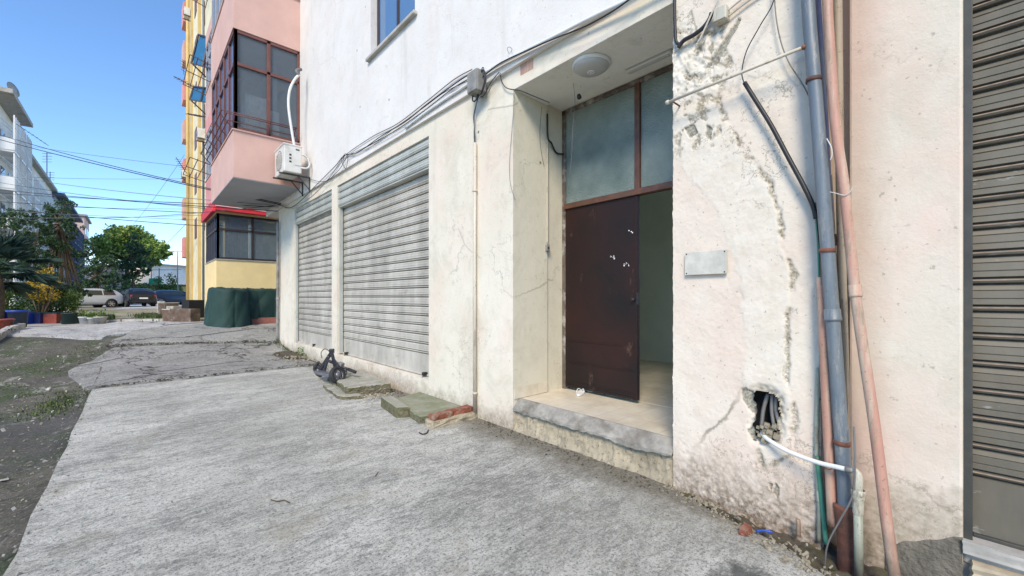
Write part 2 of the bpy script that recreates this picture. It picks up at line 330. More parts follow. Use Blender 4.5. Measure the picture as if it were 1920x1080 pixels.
M['darkcement'] = plain('damp_cement', (.17, .155, .125), .9, .4, 8, .8, dirt=(.085, .08, .055), dist=.015)
# ------------------------------------------------------------------ mesh helpers
def tag(o, label=None, cat=None, group=None, kind=None):
    for k, v in (('label', label), ('category', cat), ('group', group), ('kind', kind)):
        if v: o[k] = v
    return o
def thing(name, label, cat, loc=(0, 0, 0), group=None):
    o = bpy.data.objects.new(name, None); COL.objects.link(o); o.location = loc; o.empty_display_size = .1
    return tag(o, label, cat, group)
class MB:
    def __init__(s): s.v = []; s.f = []; s.sm = []
    def add(s, vs, fs, smooth=False):
        b = len(s.v); s.v += [Vector(p) for p in vs]; s.f += [tuple(b+i for i in f) for f in fs]; s.sm += [smooth]*len(fs); return s
    def box(s, a, b):
        x0, x1 = sorted((a[0], b[0])); y0, y1 = sorted((a[1], b[1])); z0, z1 = sorted((a[2], b[2]))
        return s.add([(x0, y0, z0), (x1, y0, z0), (x1, y1, z0), (x0, y1, z0), (x0, y0, z1), (x1, y0, z1), (x1, y1, z1), (x0, y1, z1)],
                     [(0, 3, 2, 1), (4, 5, 6, 7), (0, 1, 5, 4), (1, 2, 6, 5), (2, 3, 7, 6), (3, 0, 4, 7)])
    def obox(s, c, ax, ay, az):   # centre + three half axes
        c, ax, ay, az = map(Vector, (c, ax, ay, az))
        return s.add([c-ax-ay-az, c+ax-ay-az, c+ax+ay-az, c-ax+ay-az, c-ax-ay+az, c+ax-ay+az, c+ax+ay+az, c-ax+ay+az],
                     [(0, 3, 2, 1), (4, 5, 6, 7), (0, 1, 5, 4), (1, 2, 6, 5), (2, 3, 7, 6), (3, 0, 4, 7)])
    def bar(s, p, q, w, h=None, up=(0, 0, 1)):
        p, q = Vector(p), Vector(q); d = (q-p); L = d.length; d.normalize(); u = Vector(up)
        if abs(d.dot(u)) > .98: u = Vector((1, 0, 0))
        r = d.cross(u).normalized(); u = r.cross(d)
        return s.obox((p+q)/2, d*L/2, r*w/2, u*(h or w)/2)
    def quad(s, *p): return s.add(p, [tuple(range(len(p)))])
    def tube(s, pts, r, n=10, cap=True):
        pts = [Vector(p) for p in pts]; rs = r if isinstance(r, (list, tuple)) else [r]*len(pts)
        b = []; prev = None
        for i, p in enumerate(pts):
            d = (pts[min(i+1, len(pts)-1)]-pts[max(i-1, 0)]).normalized()
            if prev is None:
                u = Vector((0, 0, 1)) if abs(d.z) < .9 else Vector((1, 0, 0)); a = d.cross(u).normalized()
            else: a = (prev-d*prev.dot(d)).normalized()
            prev = a; c = d.cross(a)
            b += [p+(a*math.cos(2*PI*k/n)+c*math.sin(2*PI*k/n))*rs[i] for k in range(n)]
        f = [(i*n+k, i*n+(k+1) % n, (i+1)*n+(k+1) % n, (i+1)*n+k) for i in range(len(pts)-1) for k in range(n)]
        if cap: f += [tuple(range(n))[::-1], tuple(range(len(b)-n, len(b)))]
        return s.add(b, f, True)
    def lathe(s, prof, c, axis=(0, 0, 1), n=24):   # prof: (radius, offset along axis)
        c = Vector(c); ax = Vector(axis).normalized(); u = Vector((1, 0, 0)) if abs(ax.x) < .9 else Vector((0, 1, 0))
        a = ax.cross(u).normalized(); b = ax.cross(a); v = []
        for r, h in prof: v += [c+ax*h+(a*math.cos(2*PI*k/n)+b*math.sin(2*PI*k/n))*max(r, 1e-4) for k in range(n)]
        f = [(i*n+k, i*n+(k+1) % n, (i+1)*n+(k+1) % n, (i+1)*n+k) for i in range(len(prof)-1) for k in range(n)]
        return s.add(v, f, True)
    def prism(s, poly, axis, a, b):   # poly in the two other axes (order x,y,z)
        n = len(poly)
        def P(t, p):
            return {0: (t, p[0], p[1]), 1: (p[0], t, p[1]), 2: (p[0], p[1], t)}[axis]
        v = [P(a, p) for p in poly]+[P(b, p) for p in poly]
        f = [tuple(range(n)), tuple(range(2*n-1, n-1, -1))]+[(i, n+i, n+(i+1) % n, (i+1) % n) for i in range(n)]
        return s.add(v, f)
    def build(s, name, mat, parent=None, bevel=0, smooth=False, seg=2):
        org = Vector((0, 0, 0))
        if parent is None and s.v and bevel != -1:
            xs, ys, zs = zip(*s.v); org = Vector(((min(xs)+max(xs))/2, (min(ys)+max(ys))/2, min(zs)))
        me = bpy.data.meshes.new(name); me.from_pydata([p-org for p in s.v], [], s.f)
        me.polygons.foreach_set('use_smooth', [smooth or q for q in s.sm]); me.update()
        bm = bmesh.new(); bm.from_mesh(me); bmesh.ops.recalc_face_normals(bm, faces=bm.faces); bm.to_mesh(me); bm.free()
        o = bpy.data.objects.new(name, me); COL.objects.link(o); o.location = org
        me.materials.append(M[mat] if isinstance(mat, str) else mat)
        if parent is not None:
            o.parent = parent
            if parent.type == 'EMPTY': o.matrix_parent_inverse = Matrix.Translation(-parent.location)
        if bevel > 0:
            m = o.modifiers.new('bevel', 'BEVEL'); m.width = bevel; m.segments = seg; m.limit_method = 'ANGLE'; m.angle_limit = .6
        return o
def struct(o): o['kind'] = 'structure'; return o
def spline(pts, n=8):
    pts = [Vector(p) for p in pts]; out = []
    for i in range(len(pts)-1):
        p0 = pts[max(i-1, 0)]; p1 = pts[i]; p2 = pts[i+1]; p3 = pts[min(i+2, len(pts)-1)]
        for k in range(n):
            t = k/n; out.append(.5*((2*p1)+(p2-p0)*t+(2*p0-5*p1+4*p2-p3)*t*t+(3*p1-p0-3*p2+p3)*t**3))
    return out+[pts[-1]]
def cable(name, pts, r, mat, label, cat, group=None, n=7, sub=6):
    return tag(MB().tube(spline(pts, sub), r, n).build(name, mat), label, cat, group)
def wp(pts, X): return [atX(a, b, X) for a, b in pts]
def inpoly(x, y, P):
    c = False; j = len(P)-1
    for i in range(len(P)):
        if (P[i][1] > y) != (P[j][1] > y) and x < (P[j][0]-P[i][0])*(y-P[i][1])/(P[j][1]-P[i][1])+P[i][0]: c = not c
        j = i
    return c
def dpoly(x, y, P, closed=True):
    d = 1e9
    for i in range(len(P) if closed else len(P)-1):
        ax, ay = P[i]; bx, by = P[(i+1) % len(P)]; dx, dy = bx-ax, by-ay
        t = max(0, min(1, ((x-ax)*dx+(y-ay)*dy)/(dx*dx+dy*dy+1e-9))); d = min(d, math.hypot(x-ax-dx*t, y-ay-dy*t))
    return d
def rough_box(pts_bottom, z0, z1, sub=8, amp=.02, seed=0, taper=.0):
    """an irregular block standing on a four-cornered footprint"""
    bm = bmesh.new(); A = [Vector((p[0], p[1], z0)) for p in pts_bottom]
    c = sum(A, Vector())/4; B = [Vector((lerp(p.x, c.x, taper), lerp(p.y, c.y, taper), z1)) for p in A]
    vs = [bm.verts.new(p) for p in A+B]
    for f in [(0, 3, 2, 1), (4, 5, 6, 7), (0, 1, 5, 4), (1, 2, 6, 5), (2, 3, 7, 6), (3, 0, 4, 7)]: bm.faces.new([vs[i] for i in f])
    bmesh.ops.subdivide_edges(bm, edges=bm.edges[:], cuts=sub, use_grid_fill=True)
    bm.normal_update()
    for v in bm.verts:
        k = .35 if v.normal.z > .7 else 1.3; q = noise.voronoi(v.co*9+Vector((seed, 0, 0)))[0]; q2 = noise.voronoi(v.co*26+Vector((0, seed, 0)))[0]
        d = amp*k*(1.5*(q[0]-.35)+.7*(q2[0]-.35)+.5*noise.noise(v.co*50))
        v.co += v.normal*d
    mb = MB(); idx = {v: i for i, v in enumerate(bm.verts)}
    mb.add([v.co.copy() for v in bm.verts], [tuple(idx[v] for v in f.verts) for f in bm.faces]); bm.free(); return mb
def sheet(name, mat, x0, x1, y0, y1, nx, ny, zf, edge=None):
    mb = MB(); v = []
    for j in range(ny+1):
        for i in range(nx+1):
            x = lerp(x0, x1, i/nx); y = lerp(y0, y1, j/ny)
            if edge: x, y = edge(x, y, i/nx, j/ny)
            v.append((x, y, zf(x, y)))
    mb.add(v, [(j*(nx+1)+i, j*(nx+1)+i+1, (j+1)*(nx+1)+i+1, (j+1)*(nx+1)+i) for j in range(ny) for i in range(nx)], True)
    return mb.build(name, mat, bevel=-1)
def polysheet(name, mat, poly, dz, skirt=.1, step=.35, zf=gz, smooth=True):
    """a slab with an outline, following the terrain, dz above it, with real edges"""
    bm = bmesh.new(); vs = [bm.verts.new((x, y, 0)) for x, y in poly]; bm.faces.new(vs)
    xs = [p[0] for p in poly]; ys = [p[1] for p in poly]
    for ax, lo, hi in ((0, min(xs), max(xs)), (1, min(ys), max(ys))):
        k = lo+step
        while k < hi:
            co = Vector((k, 0, 0)) if ax == 0 else Vector((0, k, 0)); no = Vector((1, 0, 0)) if ax == 0 else Vector((0, 1, 0))
            bmesh.ops.bisect_plane(bm, geom=bm.verts[:]+bm.edges[:]+bm.faces[:], plane_co=co, plane_no=no); k += step
    bound = [e for e in bm.edges if e.is_boundary]
    for v in bm.verts: v.co.z = zf(v.co.x, v.co.y)+dz
    r = bmesh.ops.extrude_edge_only(bm, edges=bound)
    for g in r['geom']:
        if isinstance(g, bmesh.types.BMVert): g.co.z -= skirt
    mb = MB(); bm.verts.index_update()
    mb.add([v.co.copy() for v in bm.verts], [tuple(v.index for v in f.verts) for f in bm.faces]); bm.free()
    return mb.build(name, mat, bevel=-1)
def wobble(poly, n=5, amp=.03, seed=0):
    out = []
    for i in range(len(poly)):
        a = Vector((*poly[i], 0)); b = Vector((*poly[(i+1) % len(poly)], 0))
        for k in range(n):
            p = a.lerp(b, k/n); q = Vector((p.x*2.3+seed, p.y*2.3, seed)); out.append((p.x+amp*noise.noise(q), p.y+amp*noise.noise(q+Vector((9, 9, 9)))))
    return out
# ------------------------------------------------------------------ ground
def gedge(x, y, u, v):   # denser near the camera
    return x, y
def zfine(x, y): return gz(x, y)-.012-(.10 if x > -.40 and y < 8.5 else 0)
struct(sheet('ground', 'dirt', -9, 5.5, -4, 26, 90, 150, zfine))
def zfar(x, y):
    inside = -8.9 < x < 5.4 and -3.9 < y < 25.9
    return gz(x, y)-.03-(.25 if inside else 0)
v = []; xs = [-600, -200, -80, -40, -20, -9, 5.4, 20, 60, 200, 600]; ys = [-300, -60, -4, 26, 34, 44, 60, 90, 150, 400, 1500]
mb = MB(); mb.add([(x, y, .6 if y > 30 else (.55 if y >= 26 else -.04)) for y in ys for x in xs],
    [(j*11+i, j*11+i+1, (j+1)*11+i+1, (j+1)*11+i) for j in range(10) for i in range(10) if not (5 <= i < 6 and ys[j] == -4)])
struct(mb.build('ground', 'track', bevel=-1))
trench = [(2.30, -2.5), (2.37, .15), (2.57, .62), (2.68, .95), (2.80, 1.30), (2.86, 1.43)]
slab = [(-.5, -3), (2.30, -3)]+trench+[(2.855, 8.3), (2.72, 8.75), (1.2, 8.72), (-.44, 8.70)]
slab = [(x+.035*noise.noise(Vector((x*9, y*9, 1)))*(1 if x < -.3 else .2), y) for x, y in wobble(slab, 22, .05, 2)]
struct(polysheet('concrete_slab', 'slab', slab, 0, .09, .5, lambda x, y: .0))
struct(polysheet('asphalt_patch', 'asphalt', wobble([(-.5, 8.74), (1.2, 8.76), (2.72, 8.79), (2.83, 10), (2.80, 12.2), (1.5, 12.6), (-.3, 12.9), (-.9, 11.2)], 6, .12, 5), .012, .06))
struct(polysheet('gravel_patch', 'gravelc', wobble([(-.42, 13.0), (1.5, 12.75), (2.9, 12.35), (3.4, 14.2), (1.9, 15.2), (.4, 14.9), (-.1, 14.3)], 6, .12, 8), .05, .09))
struct(polysheet('yard_paving', 'yard', wobble([(-.6, 14.0), (-.1, 14.35), (.4, 15), (1.9, 15.3), (3.5, 14.3), (5, 14.3), (5, 16.1), (1.6, 16.9), (-1, 18.6), (-3.1, 20), (-2.7, 16.2), (-2.2, 15.0)], 5, .1, 3), .03, .08))
kp = [(-3.0, 20.1), (-1.0, 18.75), (.5, 17.7), (1.6, 16.95), (1.95, 16.6)]
def kerbrow(pts, w, h, name, mat, label=None):
    mb = MB()
    for a, b in zip(pts, pts[1:]):
        n = max(1, int(math.dist(a, b)/.7))
        for k in range(n):
            p = Vector((lerp(a[0], b[0], (k+.02)/n), lerp(a[1], b[1], (k+.02)/n), 0)); q = Vector((lerp(a[0], b[0], (k+.98)/n), lerp(a[1], b[1], (k+.98)/n), 0))
            p.z = gz(p.x, p.y)+h/2-.03+random.uniform(-.01, .01); q.z = gz(q.x, q.y)+h/2-.03
            mb.bar(p, q, w, h+.05)
    return mb.build(name, mat, bevel=-1)
struct(kerbrow(kp, .14, .11, 'kerb', 'stone'))
struct(polysheet('dirt_track', 'track', wobble([(-3.0, 20.25), (-1.0, 18.9), (.5, 17.85), (1.6, 17.1), (2.6, 17.4), (3, 30), (-9, 30), (-9, 24)], 4, .05, 6), .02, .1, .8))
n = N('sunlit_road'); rc = n.ramp(n.noise(.8, 5), [(.3, (.44, .43, .41)), (.7, (.56, .55, .52))]); M['road'] = n.fin(rc, .9)
struct(polysheet('road', 'road', [(-14, 33), (2.8, 36), (3.6, 46), (-14, 44)], .03, .1, 3))
struct(polysheet('road', 'road', [(-2.5, 46), (3.8, 46.05), (6, 120), (0, 120)], .035, .1, 8))
# loose soil trench between the slab and the wall foot
def ztr(x, y): return -.035-.035*sstep(1.3, .5, y)+.028*fbm((x*6, y*6, 2), 5)+.02*fbm((x*20, y*20, 5))
M['soil'] = moss_mat('wet_soil', (.13, .11, .085), .5, .5)
struct(sheet('soil_strip', 'soil', 2.2, 3.0, -1.2, 1.8, 60, 150, ztr))
# ------------------------------------------------------------------ WHITE BUILDING
XW = 2.86; XU = 2.82
ZT = 3.47; ZL = 3.67
def Yx(px, X=XW): return atX(px, 500, X).y
yS2a, yS2b = Yx(804), Yx(632); yS1a, yS1b = Yx(622), Yx(552); yEnd = Yx(523)
yD0, yD1 = Yx(1262), Yx(962); yP = Yx(1539); yN = .44; yRs = Yx(1806)
WB = thing('white_building', 'white rendered building with open doorway, three roller shutters and pink enclosed balcony', 'building', (XW, 4, 0))
w = MB()
w.box((XW, yD1, -.3), (XW+.5, yS2a, ZL)); w.box((XW, yS2a, ZT), (XW+.5, yS2b, ZL)); w.box((XW, yS2b, -.3), (XW+.5, yS1a, ZL))
w.box((XW, yS1a, ZT), (XW+.5, yS1b, ZL)); w.box((XW, yS1b, -.3), (XW+.5, yEnd, ZL))
w.box((XW, yD0, ZT), (XW+.5, yD1, ZL))
w.box((XW+.01, yS2a, -.3), (XW+.5, yS2b, .27)); w.box((XW+.01, yS1a, -.3), (XW+.5, yS1b, .27))
w.box((XW+.03, yP, ZL-.005), (XW+.5, yD0, ZL+.001))
wall = w.build('wall', 'wall', WB)
w = MB(); w.box((XW+.02, yRs, -.3), (XW+.5, yN, ZL)); w.box((XW+.13, yN, -.3), (XW+.5, yP-.001, ZL)); w.box((XW+.02, -2.4, ZT), (XW+.5, yRs, ZL))
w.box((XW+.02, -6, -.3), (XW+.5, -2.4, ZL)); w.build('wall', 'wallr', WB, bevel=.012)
w = MB(); w.box((XW+.035, -2.4, -.3), (XW+.5, yRs, .10)); w.build('plinth', 'cement', WB)
# the upper storey wall with its window
ya, yb = Yx(778, ), Yx(695)
ya, yb = atX(778, 20, XU).y, atX(695, 100, XU).y; z0w, z1w = 5.2, 6.75
w = MB(); T = XU+.3
for (a, b, c, d) in ((-6, ya, ZL, 11.2), (ya, yb, ZL, z0w), (ya, yb, z1w, 11.2), (yb, 13.6, ZL, 11.2)):
    w.box((XU, a, c), (T, b, d))
w.build('upper_wall', 'upper', WB)
w = MB(); w.box((T, -6, ZL+.01), (6.8, 13.6, ZL+.2)); w.box((T, -6, 11), (6.9, 13.6, 11.2)); w.build('floor_slab', 'soffit', WB)
w = MB()
for (a, b, c, d) in ((-6, -.4, -.3, 11), (-.4, .2, 3.55, 11), (1.74, 13.6, -.3, 11), (.2, 1.74, 3.55, 11)): w.box((6.8, a, c), (7.1, b, d))  # unseen opening left in the back wall and widened to light the hall
w.box((XW+.5, 12.0, -.3), (6.8, yEnd, ZL)); w.box((T, 13.4, ZL+.2), (6.8, 13.6, 11)); w.box((XW+.5, -6, -.3), (6.8, -5.8, 11))
w.build('back_wall', 'upper', WB)
# window
wd = MB(); fx = XU+.13
for p, q in (((ya+.02, z0w+.03), (yb-.02, z0w+.03)), ((ya+.02, z1w-.03), (yb-.02, z1w-.03)), ((ya+.03, z0w), (ya+.03, z1w)), ((yb-.03, z0w), (yb-.03, z1w)), (((ya+yb)/2, z0w), ((ya+yb)/2, z1w))):
    wd.bar((fx, *p), (fx, *q), .06, .05, (1, 0, 0))
win = wd.build('window', 'darkframe', WB, bevel=.004)
MB().box((fx-.005, ya+.04, z0w+.04), (fx+.01, yb-.04, z1w-.04)).build('pane', 'skyglass', win)
MB().box((XU-.06, ya-.07, z0w-.05), (XU+.12, yb+.07, z0w-.002)).build('window_sill', 'stone', WB, bevel=.008)
# pillar face: a dense grid with the plaster repair, chips and the broken hole
PATCH = [(1262, 100), (1275, 60), (1300, 62), (1352, 55), (1362, 120), (1345, 190), (1372, 245), (1400, 290), (1440, 340), (1462, 400), (1468, 470), (1486, 540), (1478, 600), (1474, 690), (1486, 760), (1482, 830), (1470, 880), (1430, 870), (1405, 800), (1395, 720), (1396, 620), (1388, 520), (1362, 440), (1330, 380), (1290, 330), (1262, 300)]
HOLE = [(1412, 736), (1424, 731), (1445, 736), (1460, 748), (1463, 775), (1458, 796), (1462, 812), (1448, 828), (1430, 826), (1416, 820), (1412, 796), (1420, 775), (1411, 752)]
CHIPS = [[(1391, 731), (1400, 727), (1413, 738), (1420, 760), (1416, 780), (1402, 765), (1393, 748)], [(1403, 805), (1415, 800), (1424, 826), (1412, 826)],
         [(1384, 35), (1390, 35), (1345, 120), (1322, 130)], [(1325, 235), (1338, 240), (1332, 262), (1324, 256)], [(1284, 240), (1300, 232), (1308, 250), (1292, 258)],
         [(1452, 905), (1462, 915), (1458, 935), (1449, 922)], [(1440, 905), (1446, 908), (1444, 922)]]
RIM = [(1262, 195), (1300, 170), (1345, 190), (1372, 245), (1400, 290), (1440, 340), (1462, 400), (1466, 440), (1486, 520), (1488, 545), (1478, 600), (1478, 640), (1474, 700), (1486, 740), (1492, 790), (1485, 850), (1440, 880), (1418, 850)]
RIM2 = [(1262, 60), (1300, 62), (1352, 55), (1362, 120), (1345, 190)]
ny, nz = 150, 520; y0, y1, z0, z1 = yP, yD0, -.25, ZL
V = []; A = {'patch': [], 'edge': [], 'chip': []}; H = []
for j in range(nz+1):
    for i in range(ny+1):
        p = Vector((XW, lerp(y0, y1, i/ny), lerp(z0, z1, j/nz)))
        jt = Vector((p.y*7, p.z*7, 1)); px, py = topx(p)
        jx = px+9*fbm((p.y*9, p.z*9, 4), 4); jy = py+9*fbm((p.y*9, p.z*9, 14), 4)
        d = dpoly(jx, jy, PATCH); ins = inpoly(jx, jy, PATCH)
        pa = sstep(-3, 5, d if ins else -d); ed = 0.
        dr = min(dpoly(jx, jy, RIM, False), dpoly(jx, jy, RIM2, False)); ed = sstep(9, 1, dr)*sstep(-.25, .1, fbm((p.y*7, p.z*7, 20)))
        if py < 330: ed = max(ed, .9*sstep(.12, .3, fbm((p.y*11, p.z*11, 70), 5))*sstep(1400, 1350, px)*sstep(330, 250, py)*pa)
        hin = inpoly(px+3*noise.noise(p*30), py+3*noise.noise(p*30+Vector((5, 5, 5))), HOLE); dh = dpoly(px, py, HOLE)
        ch = max([1. if inpoly(jx*.3+px*.7, jy*.3+py*.7, c) else 0. for c in CHIPS])
        low = sstep(.55, .0, p.z)
        h = .002*pa + pa*(.002*fbm((p.y*4, p.z*4, 6), 3)+.0012*noise.turbulence(Vector((p.y*16, p.z*9, 6)), 3, True)) - ed*.015*(.2+abs(fbm((p.y*34, p.z*34, 7), 4))) - .012*ch
        h += .0035*fbm((p.y*5, p.z*5, 33), 4)+.0012*fbm((p.y*40, p.z*40, 3), 3) - low*.012*abs(fbm((p.y*18, p.z*18, 9), 5))
        if py < 170 and px < 1365: h += .012*fbm((p.y*22, p.z*22, 44), 5)*sstep(1365, 1330, px)*sstep(30, 60, py)
        rimh = sstep(16, 0, dh); h -= .03*rimh*(.4+.6*(noise.noise(p*40)+.5)) if not hin else 0
        ch = max(ch, sstep(7, 1, dh)*.9)
        e = 0.
        if i == ny: e = .006*noise.noise(p*25)+.003*noise.noise(p*70)
        V.append((p.x-h, p.y+e, p.z)); H.append(hin); A['patch'].append(pa*.6); A['edge'].append(ed); A['chip'].append(ch)
F = []
for j in range(nz):
    for i in range(ny):
        q = (j*(ny+1)+i, j*(ny+1)+i+1, (j+1)*(ny+1)+i+1, (j+1)*(ny+1)+i)
        if sum(H[k] for k in q) < 3: F.append(q)
mb = MB(); mb.add(V, F, True); pil = mb.build('door_pillar', 'pillar', WB)
for k, vals in A.items():
    at = pil.data.attributes.new(k, 'FLOAT', 'POINT'); at.data.foreach_set('value', vals)
w = MB(); w.quad((XW, yD0, -.3), (XW+.8, yD0, -.3), (XW+.8, yD0, ZL), (XW, yD0, ZL)); w.quad((XW, yP, -.3), (XW+.4, yP, -.3), (XW+.4, yP, ZL), (XW, yP, ZL))
w.build('pillar_side', 'wall', WB)
# cavity behind the hole
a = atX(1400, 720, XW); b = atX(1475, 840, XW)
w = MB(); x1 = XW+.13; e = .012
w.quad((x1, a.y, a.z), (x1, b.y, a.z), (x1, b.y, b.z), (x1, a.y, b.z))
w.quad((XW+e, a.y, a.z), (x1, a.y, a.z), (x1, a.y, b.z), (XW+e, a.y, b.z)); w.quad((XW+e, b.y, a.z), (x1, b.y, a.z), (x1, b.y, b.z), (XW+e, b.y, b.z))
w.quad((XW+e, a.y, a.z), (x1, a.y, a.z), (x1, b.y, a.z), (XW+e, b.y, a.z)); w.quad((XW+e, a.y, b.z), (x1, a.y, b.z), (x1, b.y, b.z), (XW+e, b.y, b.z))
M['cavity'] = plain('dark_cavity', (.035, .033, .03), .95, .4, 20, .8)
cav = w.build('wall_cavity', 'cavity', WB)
rb = MB()
for k in range(26):
    p = atX(random.uniform(1414, 1462), random.uniform(796, 826), XW+random.uniform(.0, .05)); s = random.uniform(.008, .02)
    rb.obox(p, Vector((s, s*.3, 0)), Vector((-s*.2, s*.9, s*.2)), Vector((0, -s*.2, s*.8)))
M['rubble'] = moss_mat('mortar_rubble', (.44, .39, .29), .2, .6)
rb.build('broken_mortar', 'rubble', cav, bevel=.004)
mp = MB()
for (q0, q1, r) in (((1440, 738), (1428, 800), .012), ((1448, 738), (1452, 802), .011), ((1456, 745), (1460, 790), .012)):
    mp.tube(spline([atX(*q0, XW+.07), atX((q0[0]+q1[0])/2-3, (q0[1]+q1[1])/2, XW+.055), atX(*q1, XW+.03)], 4), r, 8)
tag(mp.build('conduit_stub', 'greycab'), 'grey conduit stubs inside the broken hole in the pillar', 'conduit')
# door recess
XD = 3.65; XM = 3.37
w = MB(); w.quad((XW, yD1-.001, .31), (XM, yD1-.001, .31), (XM, yD1-.001, ZT), (XW, yD1-.001, ZT)); w.box((XM, yD1+.02, .2), (XD+.4, yD1+.3, ZT+.06))
w.build('door_reveal', 'reveal', WB)
w = MB(); w.box((XW+.001, yD0, ZT-.004), (XM, yD1, ZT+.1)); w.box((XM+.02, yD0-.1, ZT+.022), (XD+.1, yD1+.1, ZT+.16)); w.build('soffit', 'soffit', WB)
w = MB(); w.box((XW+.012, yD1-.012, .315), (XM-.01, yD1-.004, .43)); w.build('skirting_tile', 'tile', WB)
w = MB(); w.box((XW+.09, yD0-.05, .0), (XD+.1, yD1+.1, .31)); w.box((XD+.1, -.6, .0), (6.8, 4.2, .312)); w.build('hall_floor', 'tile', WB)
# the sloping cement lip and crumbling mortar under it
V = []; F = []; nx_, ny_ = 10, 160
prof = [(XW+.10, .313), (XW+.085, .309), (XW+.05, .282), (XW+.01, .243), (XW-.006, .232), (XW-.010, .222), (XW-.009, .196), (XW+.010, .190)]
for i in range(ny_+1):
    y = lerp(yD0+.004, yD1-.004, i/ny_)
    for k, (x, z) in enumerate(prof):
        a = .006 if k > 3 else .0015; j = Vector((y*23, k*.9, 3)); V.append((x+a*noise.noise(j), y, z+a*1.2*noise.noise(j+Vector((4, 4, 4)))+((.02*noise.noise(Vector((y*3.1, 0, 5)))+.012*noise.noise(Vector((y*13, 0, 5)))) if k > 5 else 0)))
m_ = len(prof); F = [(i*m_+k, i*m_+k+1, (i+1)*m_+k+1, (i+1)*m_+k) for i in range(ny_) for k in range(m_-1)]
M['lip'] = plain('step_cement', (.33, .31, .27), .9, .35, 9, .6, dirt=(.14, .12, .09), dist=.01)
step = MB().add(V, F, False).build('door_step', 'lip', WB)
V = []; nv = 16
for i in range(ny_*2+1):
    y = lerp(yD0+.004, yD1-.004, i/ny_/2)
    for k in range(nv+1):
        z = lerp(.20, -.12, k/nv); f = sstep(.17, .05, z)
        x = XW+.035-.055*sstep(.1, -.05, z)+.028*fbm((y*5, z*7, 2), 5)+.012*fbm((y*22, z*26, 6), 3)
        V.append((x, y, z))
F = [(i*(nv+1)+k, i*(nv+1)+k+1, (i+1)*(nv+1)+k+1, (i+1)*(nv+1)+k) for i in range(ny_*2) for k in range(nv)]
MB().add(V, F, True).build('mortar_face', 'rough', step)
# door frame, transom, leaf
bz = 2.38
fr = MB()
for p, q, s in (((yD0-.02, ZT-.01), (yD1+.02, ZT-.01), .05), ((yD1-.01, .31), (yD1-.01, ZT), .05)): fr.bar((XD+.02, *p), (XD+.02, *q), s, .07, (1, 0, 0))
df = fr.build('door_frame', 'frameT', WB, bevel=.004)
ym = atX(1197, 400, XD).y
fr = MB(); fr.bar((XD, yD0-.02, bz), (XD, yD1-.03, bz), .06, .08, (1, 0, 0)); fr.bar((XD+.005, ym, bz+.03), (XD+.005, ym, ZT-.03), .055, .07, (1, 0, 0))
fr.build('transom_bar', 'wood', WB, bevel=.004)
def frost():
    n = N('frosted_glass'); n.b.inputs['Transmission Weight'].default_value = .45
    c = n.ramp(n.noise(1.5, 5, .6), [(.3, (.20, .27, .255)), (.7, (.46, .54, .51))])
    n.bump(n.vor(60), .5, .01); n.b.inputs['IOR'].default_value = 1.3
    return n.fin(c, .2)
M['frost'] = frost()
MB().box((XD, yD0-.02, bz+.03), (XD+.006, ym-.03, ZT-.03)).build('transom_pane', 'frost', WB)
MB().box((XD, ym+.03, bz+.03), (XD+.006, yD1-.03, ZT-.03)).build('transom_pane', 'frost', WB)
lf = MB(); lf.box((XD-.015, ym, .345), (XD+.025, yD1-.035, bz-.032))
leaf = lf.build('door_leaf', 'door', WB, bevel=.003)
lf = MB()
for z in (.40, .62, .86): lf.box((XD-.021, ym+.03, z), (XD-.0155, yD1-.07, z+.012))
lf.box((XD-.024, ym+.0, .345), (XD-.0155, ym+.028, bz-.035)); lf.box((XD-.022, ym+.03, .345), (XD-.0155, yD1-.05, .372)); lf.build('door_rib', 'door', leaf, bevel=.002)
for cx_, cy_ in ((1149, 483), (1174, 496), (1181, 434)):
    lf = MB()
    for k in range(9 if cx_ < 1180 else 3):
        p = atX(cx_+random.uniform(-5, 5), cy_+random.uniform(-3, 3), XD-.017); s = random.uniform(.004, .011)
        lf.obox(p, (.0004, 0, 0), (0, s*.6, s*.2), (0, -s*.2, s*.5))
    lf.build('sticker_residue', 'whitep', leaf)
lf = MB(); lf.lathe([(.0, -.03), (.018, -.03), (.018, 0)], (XD-.02, ym+.04, 1.33), (1, 0, 0), 12); lf.box((XD-.03, ym-.012, 1.28), (XD, ym+.004, 1.40)); lf.build('door_lock', 'black', leaf)
# the stair hall behind
w = MB(); w.box((XD+.4, 4.2, .3), (6.8, 4.3, ZL)); w.box((XD+.4, -.7, .3), (6.8, -.6, ZL)); w.box((XD+.1, -.7, .3), (XD+.4, yD0-.02, ZL)); w.box((XD+.1, yD1+.3, .3), (XD+.4, 4.3, ZL)); w.box((XD+.1, -.7, ZL-.02), (6.8, 4.3, ZL+.005))
w.box((6.3, 1.75, .3), (6.79, 4.2, ZL)); w.build('hall_wall', 'inner', WB)
